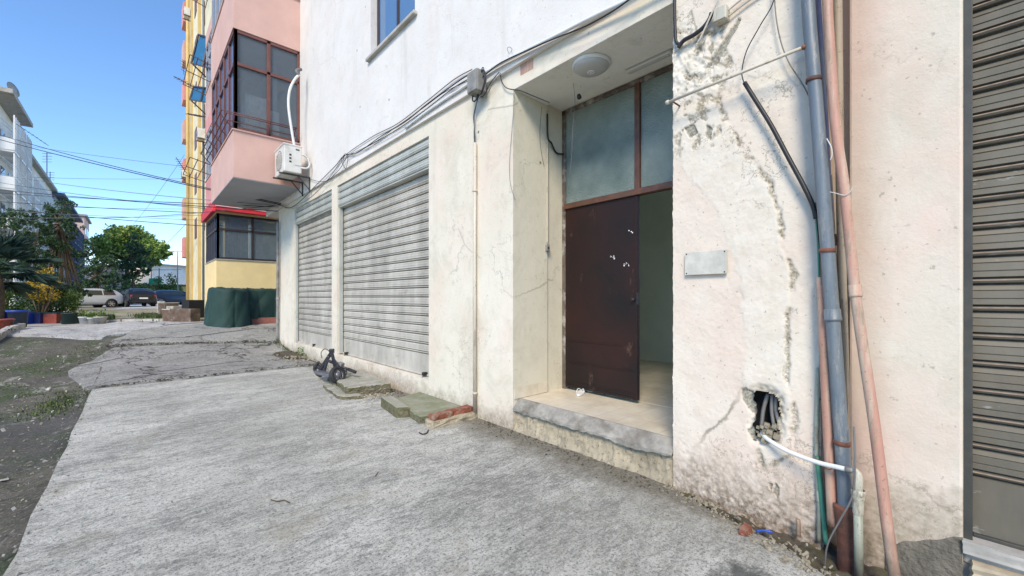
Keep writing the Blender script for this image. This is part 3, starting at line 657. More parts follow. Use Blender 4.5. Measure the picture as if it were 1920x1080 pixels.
# roller shutters
def shutter(yA, yB, x, zb, zt, mat, pitch=.130, panel=.26, off=0.):
    V = []; prof = [(0, zb), (0, zb+panel)]; z = zb+panel
    while z < zt:
        for dz, dx in ((.004, .016), (.012, .018), (.015, .0), (.024, -.006), (.030, -.004), (.033, .013), (.040, .014), (.043, .0), (.066, .0), (.069, .005), (.073, 0.), (.104, 0), (.107, .005), (.111, 0)):
            if z+dz < zt: prof.append((dx, z+dz))
        z += pitch
    prof.append((0, zt)); m = len(prof); ns = 24
    for i in range(ns+1):
        y = lerp(yA, yB, i/ns)
        V += [(x+dx+.003*noise.noise(Vector((y*1.3, z, off))), y, z+.0012*noise.noise(Vector((y*2, z*3, 1)))) for dx, z in prof]
    F = [(i*m+k, i*m+k+1, (i+1)*m+k+1, (i+1)*m+k) for i in range(ns) for k in range(m-1)]
    mb = MB(); mb.add(V, F, False); mb.mi = [0]*len(F); base = 1; kk = 0
    for q in range(m-1):
        dxa, dxb = prof[q][0], prof[q+1][0]
        mb_i = 1 if (dxa > .011 and dxb > .011) else (2 if dxa < 0 and dxb < 0 else 0)
        for i in range(ns): mb.mi[i*(m-1)+q] = mb_i
    return mb
def full_shutter(yA, yB, zb, xr, boxh, dark=False, label=None):
    m = 'shutterd' if dark else 'shutter'
    sm_ = shutter(yA+.03, yB-.03, XW+xr, zb, ZT-boxh+.02 if boxh else ZT, m); s = sm_.build('roller_shutter', m, WB)
    s.data.materials.append(M['groove']); s.data.materials.append(M['ridge'] if dark else M[m]); s.data.polygons.foreach_set('material_index', sm_.mi)
    if label: s['label'] = label
    for y, sgn in ((yA, 1), (yB, -1)):
        g = MB(); g.box((XW+.03, y, zb-.02), (XW+xr-.014, y+sgn*(.045 if not dark else .03), ZT)); g.box((XW+xr-.014, y, zb-.02), (XW+xr+.03, y+sgn*.012, ZT))
        g.build('guide_rail', 'frameD' if dark else 'shutterbox', s, bevel=.003)
    b = MB(); b.box((XW+xr-.02, yA+.03, zb-.03), (XW+xr+.012, yB-.03, zb)); b.build('bottom_bar', m if not dark else 'frameD', s, bevel=.004)
    if boxh:
        z = ZT-boxh; q = shutter(yA, yB, XW+.022, z, ZT, 'shutterbox', .130, 0.004); q.box((XW+.0225, yA, z-.012), (XW+xr, yB, z-.001)); q.mi += [0]*6
        o = q.build('shutter_box', 'shutterbox', s); o.data.materials.append(M['groove']); o.data.materials.append(M['shutterbox']); o.data.polygons.foreach_set('material_index', q.mi)
    return s
s2 = full_shutter(yS2a, yS2b, .31, .11, .40, label='wider grey roller shutter nearer the doorway')
s1 = full_shutter(yS1a, yS1b, .30, .09, .36, label='narrower grey roller shutter at the far end')
s3 = full_shutter(-2.35, yRs, .235, .10, 0, True, label='dark olive roller shutter at the right edge')
for s, ys_ in ((s2, (yS2a+.2, yS2b-.3, )), (s1, ((yS1a+yS1b)/2,))):
    for y in ys_:
        h = MB(); h.box((XW+.04, y, .29), (XW+.10, y+.05, .335)); h.tube(spline([(XW+.07, y+.02, .30), (XW+.03, y+.03, .27), (XW+.04, y+.05, .25)], 4), .006, 6)
        h.build('shutter_lock', 'black', s, bevel=.004)
w = MB(); w.box((XW+.035, -2.4, .10), (XW+.16, yRs+.0, .16)); w.build('plinth_cap', 'stone', WB, bevel=.01)
rough_box([(XW+.03, -2.2), (XW+.16, -2.2), (XW+.16, yRs), (XW-.0, yRs)], .16, .218, 12, .006, 4).build('shutter_sill', 'stone', WB)
M['pale'] = plain('pale_mortar', (.50, .42, .30), .9, .3, 8, .6)
rough_box([(XW-.01, -2.2), (XW+.05, -2.2), (XW+.05, yRs-.03), (XW-.02, yRs-.03)], -.1, .13, 10, .02, 8).build('foundation_mortar', 'pale', WB)
mb = MB(); V = []
for j in range(41):
    for i in range(31):
        u, v_ = i/30, j/40; y = lerp(yRs+.002, .30, u); top = .225-.16*u**1.2+.02*noise.noise(Vector((u*5, 0, 3))); z = lerp(-.2, top, v_)
        V.append((XW+.02-.006-.003*fbm((y*30, z*30, 1), 4)+(.014 if v_ > .99 or i == 30 else 0), y, z))
mb.add(V, [(j*31+i, j*31+i+1, (j+1)*31+i+1, (j+1)*31+i) for j in range(40) for i in range(30)], True); mb.build('cement_patch', 'darkcement', WB)
# pink enclosed balcony (front building, first and second floor)
XB = 1.53; yB0, yB1 = 10.3, 13.6
def bay(parent, x0, x1, ya, yb, z0, zs, zt, z2, mats, front, side, name='enclosed_balcony', rail=True, tr=.34):
    par, frm, gl = mats
    b = MB(); b.box((x0, ya, z0), (x1, yb, zs)); o = b.build(name, par, parent, bevel=.006); MB().box((x0, ya, zt), (x1, yb, z2)).build('lintel', par, o, bevel=.006)
    b = MB(); b.box((x0-.02, ya-.03, zs), (x1, yb, zs+.03)); b.build('window_sill', 'stone' if par != 'pink' else 'pink', o)
    b = MB(); zz0 = zs+.03; f = .07
    def frame(p, q, n, ax):
        def P(t, z): v = p.lerp(q, t); return Vector((v.x, v.y, z))
        zm = zt-tr*(zt-zz0) if tr else None
        for k in range(n+1):
            b.bar(P(k/n, zz0), P(k/n, zt), f, f, ax)
        b.bar(P(0, zz0+f/2), P(1, zz0+f/2), f, f*.9); b.bar(P(0, zt-f/2), P(1, zt-f/2), f, f*.9)
        if zm: b.bar(P(0, zm), P(1, zm), f, f*.9)
    A = Vector((x0+.05, ya+.05, 0)); B = Vector((x1-.02, ya+.05, 0)); C = Vector((x0+.05, yb-.02, 0))
    frame(A, B, front, (1, 0, 0)); frame(A, C, side, (0, 1, 0)); fo = b.build('window_frame', frm, o, bevel=.004)
    g = MB(); g.quad((x0+.06, ya+.055, zz0), (x1-.02, ya+.055, zz0), (x1-.02, ya+.055, zt), (x0+.06, ya+.055, zt)); g.build('pane', gl, o)
    g = MB(); g.quad((x0+.055, ya+.06, zz0), (x0+.055, yb-.02, zz0), (x0+.055, yb-.02, zt), (x0+.055, ya+.06, zt)); g.build('pane', 'skyglass', o)
    return o
def winglass(name, tint, tr=.6):
    n = N(name); n.b.inputs['Transmission Weight'].default_value = tr; n.b.inputs['IOR'].default_value = 1.35
    n.bump(n.noise(1.5, 2), .05, .03); return n.fin(tint, .03)
M['clear'] = winglass('reflection_tinted_glass', (.30, .38, .46), .72)  # bluish reflection put into the pane tint
MB().box((XB+.09, yB1-.08, 4.84), (XU-.001, yB1-.03, 6.97)).build('end_wall', 'cream', WB)
bal = bay(WB, XB, XU, yB0, yB1, 3.86, 4.84, 6.97, 8.10, ('pink', 'brownframe', 'clear'), 2, 5)
b = MB(); b.box((XB+.3, yB0+.6, 4.9), (XU-.1, yB1-.2, 4.95)); b.box((XB+.9, yB0+1.1, 4.95), (XB+1.0, yB1-.3, 6.9)); b.build('partition', 'slabgrey', bal)
b = MB()
for k in range(10): b.box((XB+.25+k*.045, yB0+.25+.02*(k % 2), 4.95), (XB+.29+k*.045, yB0+.27+.02*(k % 2), 5.75))
b.build('drying_cloth', 'curtain', bal)
MB().box((XB+.2, yB0+.5, 4.87), (XB+.95, yB0+.9, 5.6)).build('storage_box', 'acwhite', bal, bevel=.02)
MB().box((XB+.001, yB0+.01, 3.845), (XU-.001, yB1-.01, 3.859)).build('balcony_underside', 'slabgrey', WB)
bal2 = bay(WB, XB, XU, yB0, yB1, 8.101, 8.13, 10.2, 11.2, ('pink', 'rail', 'clear'), 3, 5)
# clothes railing round the sill
b = MB()
for z, o_ in ((4.98, .10), (5.12, .22), (5.12, .12)):
    b.tube([(XU-.12, yB0-o_, z), (XB-o_, yB0-o_, z), (XB-o_, yB1, z)], .012, 6)
for p in ((XB, yB0), (XB+.65, yB0), (XU-.15, yB0)): b.bar((p[0], p[1], 4.9), (p[0], p[1]-.24, 5.13), .016); b.bar((p[0], p[1]-.01, 4.85), (p[0], p[1]-.01, 5.13), .02)
for k in range(6): y = yB0+k*.64; b.bar((XB, y, 4.86), (XB-.24, y, 5.13), .016)
b.build('railing', 'steel', bal)
# ------------------------------------------------------------------ pipes in the corner
def pipe(name, pts, X, r, mat, label, cat='pipe', n=14, collars=(), group=None, extra=None, cm=None):
    P = [atX(a, b, (X[i] if isinstance(X, (list, tuple)) else X)) for i, (a, b) in enumerate(pts)]
    o = MB().tube(spline(P, 6) if len(P) > 2 else P, r, n).build(name, mat); tag(o, label, cat, group)
    org = o.location.copy()
    for (a, b, k) in collars:
        i = min(range(len(P)-1), key=lambda i: abs(pts[i][1]+pts[i+1][1]-2*b)); d = (P[i+1]-P[i]).normalized()
        t = (b-pts[i][1])/(pts[i+1][1]-pts[i][1]+1e-6); c = P[i].lerp(P[i+1], t)-org
        m = MB().lathe([(r, -.03), (r*1.16, -.028), (r*1.16, .018), (r*1.22, .02), (r*1.22, .032), (r, .034)], c, d, 16)
        c_ = m.build('pipe_collar', cm or mat, o)
    return o
pipe('drainpipe', [(1512, -160), (1515, 0), (1531, 200), (1545, 380), (1559, 565), (1572, 740), (1582, 880), (1586, 962)], 2.76, .033, 'bluepipe', 'straight blue-grey plastic drainpipe down the corner', 'drainpipe', 18, [(0, 590, 0)])
dp = bpy.data.objects['drainpipe']
for (bx_, by_) in ((1526, 150), (1551, 470), (1578, 830)):
    q = atX(bx_, by_, 2.76); MB().lathe([(.033, -.012), (.0375, -.011), (.0375, .011), (.033, .012)], q-dp.location, (0, -.05, 1), 18).build('pipe_bracket', 'rust', dp)
o = pipe('drain_stub', [(1582, 945), (1588, 1000), (1590, 1090)], 2.765, .045, 'rust', 'rusty cast iron stub under the blue drainpipe', 'pipe', 18)
pipe('leaning_pipe', [(1548, -120), (1551, 0), (1562, 180), (1571, 270), (1584, 360), (1605, 560), (1640, 800), (1664, 990), (1682, 1110)], [2.74, 2.74, 2.74, 2.735, 2.73, 2.71, 2.68, 2.66, 2.65], .0235, 'pinkpipe', 'pink smeared pipe leaning out to the right of the blue drainpipe', 'pipe', 14, [(0, 545, 0)])
pipe('corner_pipe', [(1570, -120), (1571, 0), (1574, 260), (1578, 480), (1584, 700), (1590, 960)], 2.84, .02, 'dirtypipe', 'dirty cream pipe standing upright behind the leaning pipe', 'pipe')
pipe('corner_pipe', [(1529, -100), (1533, 0), (1548, 250), (1556, 430)], 2.81, .016, 'purple', 'thin violet pipe tucked against the blue drainpipe', 'pipe')
pipe('corner_pipe', [(1552, 330), (1560, 470), (1566, 600), (1575, 800), (1583, 930)], 2.83, .02, 'dirtypipe', 'brown stained pipe behind the blue drainpipe with a wire joint', 'pipe', 12, [(0, 450, 0)], cm='rust')
pipe('corner_pipe', [(1541, 520), (1548, 700), (1556, 860), (1562, 985)], [2.80, 2.79, 2.785, 2.78], .026, 'pinkpipe', 'pink blotched pipe rising left of the blue drainpipe foot', 'pipe')
pipe('thin_pipe', [(1534, 690), (1531, 850), (1536, 940), (1535, 1015)], 2.845, .011, 'palegreen', 'short grey-green pipe against the pillar edge', 'pipe', 10, [(0, 930, 0)])
pipe('thin_pipe', [(1528, 380), (1535, 480), (1538, 640), (1537, 750)], 2.845, .006, 'green', 'thin green pipe running up the pillar edge', 'pipe', 8, [(0, 735, 0)], cm='greycab')
pipe('thin_pipe', [(1532, 855), (1540, 930), (1549, 1020)], 2.835, .012, 'green', 'green pipe leaning at the foot of the pillar', 'pipe', 8)
# white pipe out of the hole to the coupling
wpipe = pipe('water_pipe', [(1428, 812), (1440, 824), (1475, 845), (1530, 866), (1575, 877), (1592, 881)], [2.90, 2.84, 2.79, 2.74, 2.70, 2.69], .0125, 'whitep', 'white plastic water pipe curving out of the broken hole', 'pipe', 14)
cp = atX(1609, 900, 2.68); ct = thing('pipe_coupling', 'ivory threaded coupling on the pale green riser pipe', 'pipe fitting', cp+Vector((0, 0, -.35)))
C0 = lambda y: atX(1609, y, 2.68)
MB().tube([C0(955), atX(1611, 1100, 2.68)], .019, 16).build('riser', 'palegreen', ct)
zz = lambda y: C0(y).z-cp.z
MB().lathe([(.010, zz(884)), (.017, zz(889)), (.021, zz(900)), (.021, zz(914)), (.019, zz(916)), (.019, zz(920)), (.027, zz(922)), (.028, zz(934)), (.023, zz(937)), (.023, zz(948)), (.0225, zz(962)), (.019, zz(965))], cp, (0, 0, 1), 20).build('coupling', 'coupling', ct)
MB().lathe([(.0265, zz(918)), (.0295, zz(921)), (.0295, zz(927)), (.0265, zz(929))], cp, (0, 0, 1), 20).build('collar_ring', 'coupling', ct)
MB().tube(spline([atX(1590, 881, 2.69), atX(1603, 882, 2.685), atX(1609, 888, 2.68)], 5), .013, 12).build('elbow', 'coupling', ct)
MB().lathe([(.0135, -.012), (.0165, -.01), (.0165, .012), (.0135, .014)], atX(1591, 880.5, 2.69), (0, 1, 0), 14).build('clamp', 'greycab', ct)
cable('loose_cable', [atX(1601, 800, 2.70), atX(1603, 870, 2.665), atX(1598, 930, 2.66), atX(1575, 975, 2.67), atX(1552, 1020, 2.68), atX(1546, 1062, 2.69)], .0045, 'greycab', 'grey cable drooping in front of the blue drainpipe foot', 'cable')
cable('loose_cable', [atX(1593, 880, 2.75), atX(1591, 780, 2.78), atX(1586, 640, 2.79), atX(1580, 560, 2.79)], .004, 'dirtypipe', 'thin cream cable rising along the right of the blue drainpipe', 'cable')
for (pts, X, lab) in (([(1556, 360), (1566, 362), (1584, 366), (1595, 358), (1598, 352)], 2.70, 'pale wire tied round the leaning pipe'),
                      ([(1530, 858), (1540, 874), (1556, 880), (1568, 872)], 2.745, 'rusty wire tied round the pink pipe above the ground')):
    cable('tie_wire', wp(pts, X), .002, 'whitecab' if 'pale' in lab else 'rust', lab, 'wire', n=5)
cable('tie_wire', wp([(1550, 260), (1558, 275), (1560, 290), (1557, 300)], 2.72), .003, 'whitecab', 'short white wire loop beside the blue drainpipe', 'wire', n=5)
# towel-rail like bar across the pillar
b0, b1 = atX(1252, 192, 2.74), atX(1508, 88, 2.74)
wr = thing('wall_bar', 'cream tubular bar fixed across the top of the pillar', 'bar', (2.8, (b0.y+b1.y)/2, b0.z))
MB().tube([b0, b1], .0095, 12).build('bar_tube', 'conduit', wr)
MB().lathe([(.0, -.012), (.014, -.01), (.016, 0), (.014, .012), (.0, .018)], b0, (b0-b1), 12).build('end_cap', 'coupling', wr)
MB().lathe([(.0, -.012), (.013, -.01), (.014, 0), (.0, .01)], b1, (b1-b0), 12).build('end_cap', 'rust', wr)
MB().tube([b0+Vector((0, -.03, 0)), b0+Vector((.13, -.03, -.0))], .006, 8).build('wall_bracket', 'rust', wr)
# cables over the pillar
cable('thin_cable', wp([(1452, -60), (1451, 0), (1424, 50), (1400, 95), (1391, 135), (1396, 158)], 2.80), .0034, 'black', 'thin dark cable looping down to the flexible hose', 'cable')
cable('flexible_hose', wp([(1396, 155), (1418, 190), (1446, 235), (1478, 295), (1505, 345), (1524, 385), (1530, 410)], 2.81), .0125, 'black', 'thick black flexible hose curving down to the drainpipe', 'hose', n=10)
cable('thin_cable', wp([(1453, -60), (1453, 10), (1462, 70), (1478, 115), (1500, 150), (1514, 175), (1520, 190)], 2.825), .0034, 'greycab', 'thin grey cable slanting down to the blue drainpipe', 'cable')
cable('thin_cable', wp([(1530, 395), (1534, 440), (1542, 520), (1546, 640), (1545, 700)], 2.80), .003, 'black', 'thin dark cable running down left of the blue drainpipe', 'cable')
cable('thick_cable', wp([(1266, -60), (1265, 0), (1266, 55), (1268, 78), (1275, 84)], 2.83), .011, 'black', 'thick black cable hanging over the doorway corner', 'cable', n=9)
cable('thick_cable', wp([(1272, 90), (1282, 76), (1300, 66), (1318, 52), (1330, 36), (1334, 24)], 2.825), .014, 'black', 'thick black cable curving across the broken plaster', 'cable', n=9)
cable('thin_conduit', wp([(1352, -40), (1345, 0), (1330, 35), (1314, 70), (1308, 80)], 2.80), .006, 'conduit', 'slanting grey conduit ending above the bar', 'conduit', n=8)
jb = atX(1352, 28, 2.82); J = thing('junction_box', 'small pale plastic junction box at the top of the pillar', 'junction box', (XW, jb.y, jb.z-.05))
MB().box((2.80, jb.y-.04, jb.z-.045), (XW, jb.y+.04, jb.z+.045)).build('casing', 'coupling', J, bevel=.006)
MB().box((2.792, jb.y-.036, jb.z-.041), (2.7995, jb.y+.036, jb.z+.041)).build('lid', 'coupling', J, bevel=.003)
for (p, q, lab) in (((1362, 22), (1400, -8), 'thin conduit leaving the pale junction box'), ((1366, 30), (1420, -10), 'lower thin conduit leaving the pale junction box')):
    cable('thin_conduit', wp([p, ((p[0]+q[0])/2, (p[1]+q[1])/2-1), q, (q[0]+60, q[1]-40)], 2.835), .0065, 'conduit', lab, 'conduit', n=8)
# name plate
p0, p1 = atX(1285, 474, 2.84), atX(1363, 513, 2.84)
PL = thing('name_plate', 'faded blank metal plate screwed to the pillar', 'plaque', (2.845, (p0.y+p1.y)/2, p1.z))
MB().box((2.832, p1.y, p1.z), (2.848, p0.y, p0.z)).build('plate', 'plaque', PL, bevel=.002)
for y in (p1.y+.012, p0.y-.012):
    for z in (p1.z+.012, p0.z-.012): MB().lathe([(0, -.003), (.0045, -.002), (.005, 0)], (2.832, y, z), (1, 0, 0), 10).build('screw', 'black', PL)
# long conduit and cables along the storey line
XC = 2.79
cable('white_conduit', [atX(x, y, XC) for x, y in ((905, 140), (935, 121), (985, 95), (1040, 68), (1110, 32), (1185, -4), (1290, -62))], .017, 'white', 'white conduit rising over the doorway lintel', 'conduit', n=12)
cable('white_conduit', [atX(x, y, 2.80) for x, y in ((760, 240), (800, 210), (850, 176), (890, 150))], .014, 'white', 'white conduit below the cables left of the grey box', 'conduit', n=10)
def k_(pts, r, lab, X=XC, mat='black', name='wall_cable'): cable(name, wp(pts, X), r, mat, lab, 'cable', 'cables strung along the storey line')
k_([(1230, -45), (1165, 10), (1100, 48), (1040, 72), (985, 96), (935, 120), (905, 145)], .0065, 'black cable sagging above the white lintel conduit', 2.765)
k_([(893, 132), (860, 152), (800, 196), (760, 228), (715, 255), (672, 285), (645, 292), (628, 312), (590, 350), (560, 380), (540, 390), (527, 384)], .007, 'black cable from the grey box to the balcony corner')
k_([(890, 142), (850, 165), (800, 204), (752, 238), (712, 262), (672, 284), (650, 296), (636, 318), (610, 340), (582, 336), (575, 330)], .005, 'black cable ending at the air conditioner', 2.785)
k_([(885, 130), (850, 150), (800, 190), (745, 232), (700, 255), (655, 285), (640, 300), (620, 330), (585, 368), (550, 388), (533, 388)], .006, 'grey cable above the roller shutters', 2.80, 'greycab')
k_([(882, 150), (835, 172), (790, 205), (740, 240), (700, 268), (650, 292)], .004, 'thin grey cable fraying above the wider shutter', 2.795, 'greycab')
k_([(646, 290), (643, 306), (648, 316), (652, 300), (648, 288), (640, 300), (645, 312)], .004, 'small coil of cable above the narrower shutter', 2.78)
k_([(938, 135), (940, 150), (950, 165), (975, 170), (1000, 180), (1030, 192)], .005, 'black cable dropping into the doorway corner', 2.83)
k_([(936, 135), (920, 155), (908, 178), (900, 182)], .004, 'paired cables looping from the grey box', 2.80)
k_([(939, 137), (924, 157), (912, 180), (903, 184)], .003, 'thin grey cable looping from the grey box', 2.80, 'greycab')
k_([(965, 175), (962, 215), (958, 265), (955, 310), (957, 345), (966, 375)], .0022, 'hair-thin cable hanging down the doorway edge', 2.845, 'greycab')
cable('wire_hook', wp([(955, 101), (951, 92), (955, 88), (960, 92), (958, 98)], 2.79), .0022, 'black', 'small wire hook above the lintel conduit', 'hook', n=5)
# grey meter box
e0, e1 = atX(878, 133, 2.70), atX(903, 178, 2.70)
c = atX(893, 156, 2.76)
EB = thing('cable_box', 'dusty grey electrical box on the wall with cables looping out', 'electrical box', (XW, c.y, c.z-.12))
MB().box((2.70, c.y-.10, c.z-.12), (2.82, c.y+.075, c.z+.11)).build('casing', 'boxgrey', EB, bevel=.008)
MB().box((2.688, c.y-.094, c.z-.114), (2.6995, c.y+.069, c.z+.104)).build('lid', 'boxgrey', EB, bevel=.004)
for dy, dz, r in ((-.11, .0, .007), (-.13, -.01, .006), (-.12, .02, .005)):
    MB().tube(spline([(2.76, c.y-.09, c.z+.09+dz), (2.74, c.y+dy-.03, c.z+.08+dz), (2.75, c.y+dy-.05, c.z-.02), (2.75, c.y+dy, c.z-.13), (2.77, c.y-.06, c.z-.14)], 6), r, 8).build('cable_loop', 'black', EB)
MB().tube(spline([(2.76, c.y+.06, c.z-.12), (2.75, c.y+.055, c.z-.17), (2.76, c.y+.03, c.z-.185), (2.77, c.y+.0, c.z-.16), (2.77, c.y-.01, c.z-.12)], 6), .008, 8).build('cable_loop', 'black', EB)
cd = [atX(890, y, 2.825) for y in (268, 400, 520, 640, 790)]
CD = thing('vertical_conduit', 'cream painted conduit running down the wall between shutter and doorway', 'conduit', (2.825, cd[0].y, 0))
MB().tube([(2.828, cd[0].y, cd[0].z), (2.828, cd[0].y+.004, 1.6), (2.828, cd[0].y, .06)], .021, 14).build('tube', 'conduit', CD)
for y in (358, 737): MB().lathe([(.021, -.012), (.027, -.010), (.027, .010), (.021, .012)], (2.828, cd[0].y, atX(890, y, 2.828).z), (0, 0, 1), 14).build('clip', 'conduit', CD)
for a, b, m in ((-.010, .006, 'black'), (.008, -.007, 'greycab')):
    MB().tube(spline([(2.79, c.y+a, c.z-.12), (2.82, cd[0].y+b*1.4, c.z-.28), (2.82, cd[0].y, c.z-.42), (2.82, cd[0].y-b, c.z-.5), (2.828, cd[0].y-b, cd[0].z-.02)], 5), .005, 7).build('cable_tail', m, CD)
# exposed brick patch above the lintel, nail
MB().box((XW-.002, atX(1000, 120, XW).y, atX(990, 134, XW).z), (XW+.02, atX(976, 120, XW).y, atX(990, 108, XW).z)).build('bare_brick', 'pinkpatch' if 'pinkpatch' in M else 'pinkpipe', wall)
# ceiling lamp and fixtures in the doorway
lc = Vector((3.06, 2.30, ZT-.004)); LA = thing('ceiling_lamp', 'round white ceiling lamp with sensor under the doorway soffit', 'lamp', lc)
MB().lathe([(.0, -.002), (.172, 0), (.172, -.022), (.160, -.032)], lc, (0, 0, 1), 36).build('lamp_base', 'white', LA)
n = N('opal_diffuser'); M['opal'] = n.fin((.50, .50, .48), .3)
MB().lathe([(.160, -.020), (.158, -.036), (.13, -.058), (.08, -.072), (.03, -.078), (.0, -.078)], lc, (0, 0, 1), 36).build('diffuser', 'opal', LA)
MB().lathe([(.034, -.074), (.034, -.084), (.022, -.086), (.020, -.080), (.012, -.080), (.011, -.088), (.0, -.088)], lc, (0, 0, 1), 20).build('sensor', 'white', LA)
a = Vector((3.42, 1.98, ZT+.0)); FL = thing('strip_light', 'slim white strip light against the doorway soffit', 'lamp', a)
MB().box((3.39, 1.72, ZT-.022), (3.45, 2.16, ZT+.022)).build('light_body', 'white', FL, bevel=.008)
MB().box((3.40, 1.74, ZT-.032), (3.44, 2.14, ZT-.022)).build('light_cover', 'opal', FL, bevel=.006)
q = atX(1086, 182, 3.30); BU = thing('bulb_holder', 'black bulb holder dangling from the doorway soffit', 'lamp holder', q)
MB().lathe([(.0, .03), (.016, .028), (.022, .01), (.022, -.012), (.012, -.02), (.0, -.02)], q, (0, .3, 1), 14).build('holder', 'black', BU)
MB().tube(spline([q+Vector((0, 0, .03)), q+Vector((0, -.02, .09)), (q.x, q.y-.01, ZT)], 5), .0035, 6).build('flex', 'whitecab', BU)
cable('thin_cable', [Vector((3.0, 2.42, ZT-.01))]+wp([(1075, 150), (1078, 190), (1074, 240), (1072, 290), (1068, 330)], 3.2), .0025, 'greycab', 'thin grey cable hanging from the round ceiling lamp', 'cable', n=5)
ca = [(1028, 190), (1033, 240), (1036, 330), (1035, 460)]
cable('thin_conduit', [(XM-.012, yD1-.012, z) for z in (3.40, 3.0, 2.4, 1.93)], .008, 'conduit', 'thin conduit running down the inner doorway corner to the switch', 'conduit')
cable('door_cable', [(XM-.02, yD1-.02, 3.36), (XM-.02, yD1-.03, 3.1), (XM+.06, yD1-.01, 3.06), (XM+.15, yD1-.0, 2.98), (XM+.27, yD1-.01, 2.99)], .010, 'black', 'black bundled cable beside the transom window', 'cable')
cable('door_cable', [(XM-.10, yD1-.012, 3.42), (XM-.13, yD1-.012, 3.1), (XM-.10, yD1-.012, 2.9), (XM-.06, yD1-.012, 2.78)], .0025, 'greycab', 'thin cable hanging on the doorway side wall', 'cable')
s_ = atX(1034, 461, XM); SW = thing('light_switch', 'small grey doorbell switch on the doorway side wall', 'switch', (XM, yD1, 1.86))
MB().box((XM-.035, yD1-.03, 1.86), (XM+.01, yD1-.002, 1.93)).build('switch_plate', 'boxgrey', SW, bevel=.004); MB().box((XM-.022, yD1-.034, 1.885), (XM-.004, yD1-.0305, 1.905)).build('button', 'black', SW)
# sandals
for k, (px, py, rot) in enumerate(((1088, 738, .5), (1098, 731, 1.3))):
    p = atZ(px, py, .315); SD = thing('sandal', ('white sandal nearer the step on the hall tiles', 'white sandal nearer the brown door on the hall tiles')[k], 'sandal', p, 'pair of white sandals')
    mb = MB(); prof = []
    for i in range(18):
        a = 2*PI*i/18; lx = .125*math.cos(a); ly = (.042+.008*math.cos(a))*math.sin(a); prof.append((p.x+lx*math.cos(rot)-ly*math.sin(rot), p.y+lx*math.sin(rot)+ly*math.cos(rot)))
    MB().prism(prof, 2, p.z-.002, p.z+.018).build('sole', 'whitep', SD, bevel=.004)
    ux = Vector((math.cos(rot), math.sin(rot), 0)); uy = Vector((-math.sin(rot), math.cos(rot), 0)); b_ = p+Vector((0, 0, .018))
    for s in (-1, 1): MB().tube(spline([b_+ux*.0+uy*s*.042, b_+ux*.04+uy*s*.026+Vector((0, 0, .028)), b_+ux*.085], 5), .004, 6).build('strap', 'whitep', SD)
# ------------------------------------------------------------------ air conditioner
ay0, ay1, ax0, ax1 = 9.45, 10.2, 2.28, 2.62; az0, az1 = atX(545, 338, 2.4).z, 0
az0 = 3.95; az1 = 4.52
AC = thing('air_conditioner', 'aged white air conditioner unit bracketed to the wall under the pink balcony', 'air conditioner', (XU, 9.8, az0-.1))
MB().box((ax0, ay0, az0), (ax1, ay1, az1)).build('casing', 'acwhite', AC, bevel=.02)
MB().box((ax0-.012, ay0-.01, az1-.02), (ax1+.01, ay1+.01, az1+.012)).build('top_cover', 'acwhite', AC, bevel=.006)
MB().lathe([(.21, -.012), (.21, .002), (.195, .002), (.19, -.004)], (ax0, (ay0+ay1)/2, (az0+az1)/2), (-1, 0, 0), 24).build('fan_guard', 'frameD', AC)
g = MB()
for k in range(7): z = az0+.12+k*.05; g.box((ax0-.012, ay0+.17, z), (ax0-.004, ay0+.59, z+.008))
g.build('grille', 'acwhite', AC)
MB().box((ax1-.14, ay0-.012, az0+.16), (ax1-.01, ay0-.001, az1-.03)).build('side_panel', 'acwhite', AC, bevel=.004)
g = MB()
for z in (az0+.2, az0+.27, az0+.34): MB().box((ax0+.10, ay0-.004, z), (ax0+.14, ay0+.002, z+.035)).build('vent_slot', 'black', AC)
g.box((ax1-.12, ay0-.016, az1-.10), (ax1-.05, ay0-.011, az1-.075)); g.build('vent_slot', 'black', AC)
for y in (ay0+.12, ay1-.12): g = MB(); g.bar((ax0-.06, y, az0-.02), (XU, y, az0-.02), .03, .03); g.bar((XU-.01, y, az0-.02), (XU-.01, y, az0-.32), .03, .03); g.bar((ax1-.04, y, az0-.03), (XU, y, az0-.3), .02, .02); g.build('wall_bracket', 'frameD', AC)
g = MB(); g.tube(spline([(ax1-.02, ay0-.02, az0+.12), (ax1+.08, ay0-.08, az0+.12), (ax1+.14, ay0-.04, az0+.22), (ax1+.10, ay0-.02, az0+.36), (ax1, ay0-.015, az0+.40)], 6), .018, 8); g.build('refrigerant_line', 'whitecab', AC)
cable('insulated_hose', [atY(*p, 9.6) for p in ((552, 274), (547, 245), (541, 200), (543, 170), (552, 150), (561, 140))], .026, 'white', 'white insulated hose rising from the air conditioner', 'hose', n=10)
cable('insulated_hose', [atY(560, 141, 9.6), atY(556, 133, 9.62), atY(564, 130, 9.7)], .035, 'greycab', 'taped end of the hose at the balcony window', 'hose', n=8)
# stand pipe at the building's far corner
pipe('corner_pipe', [(521, 415), (521, 520), (520, 640)], 2.80, .035, 'boxgrey', 'grey standpipe at the far corner of the white building', 'pipe', 10, [(0, 560, 0)])
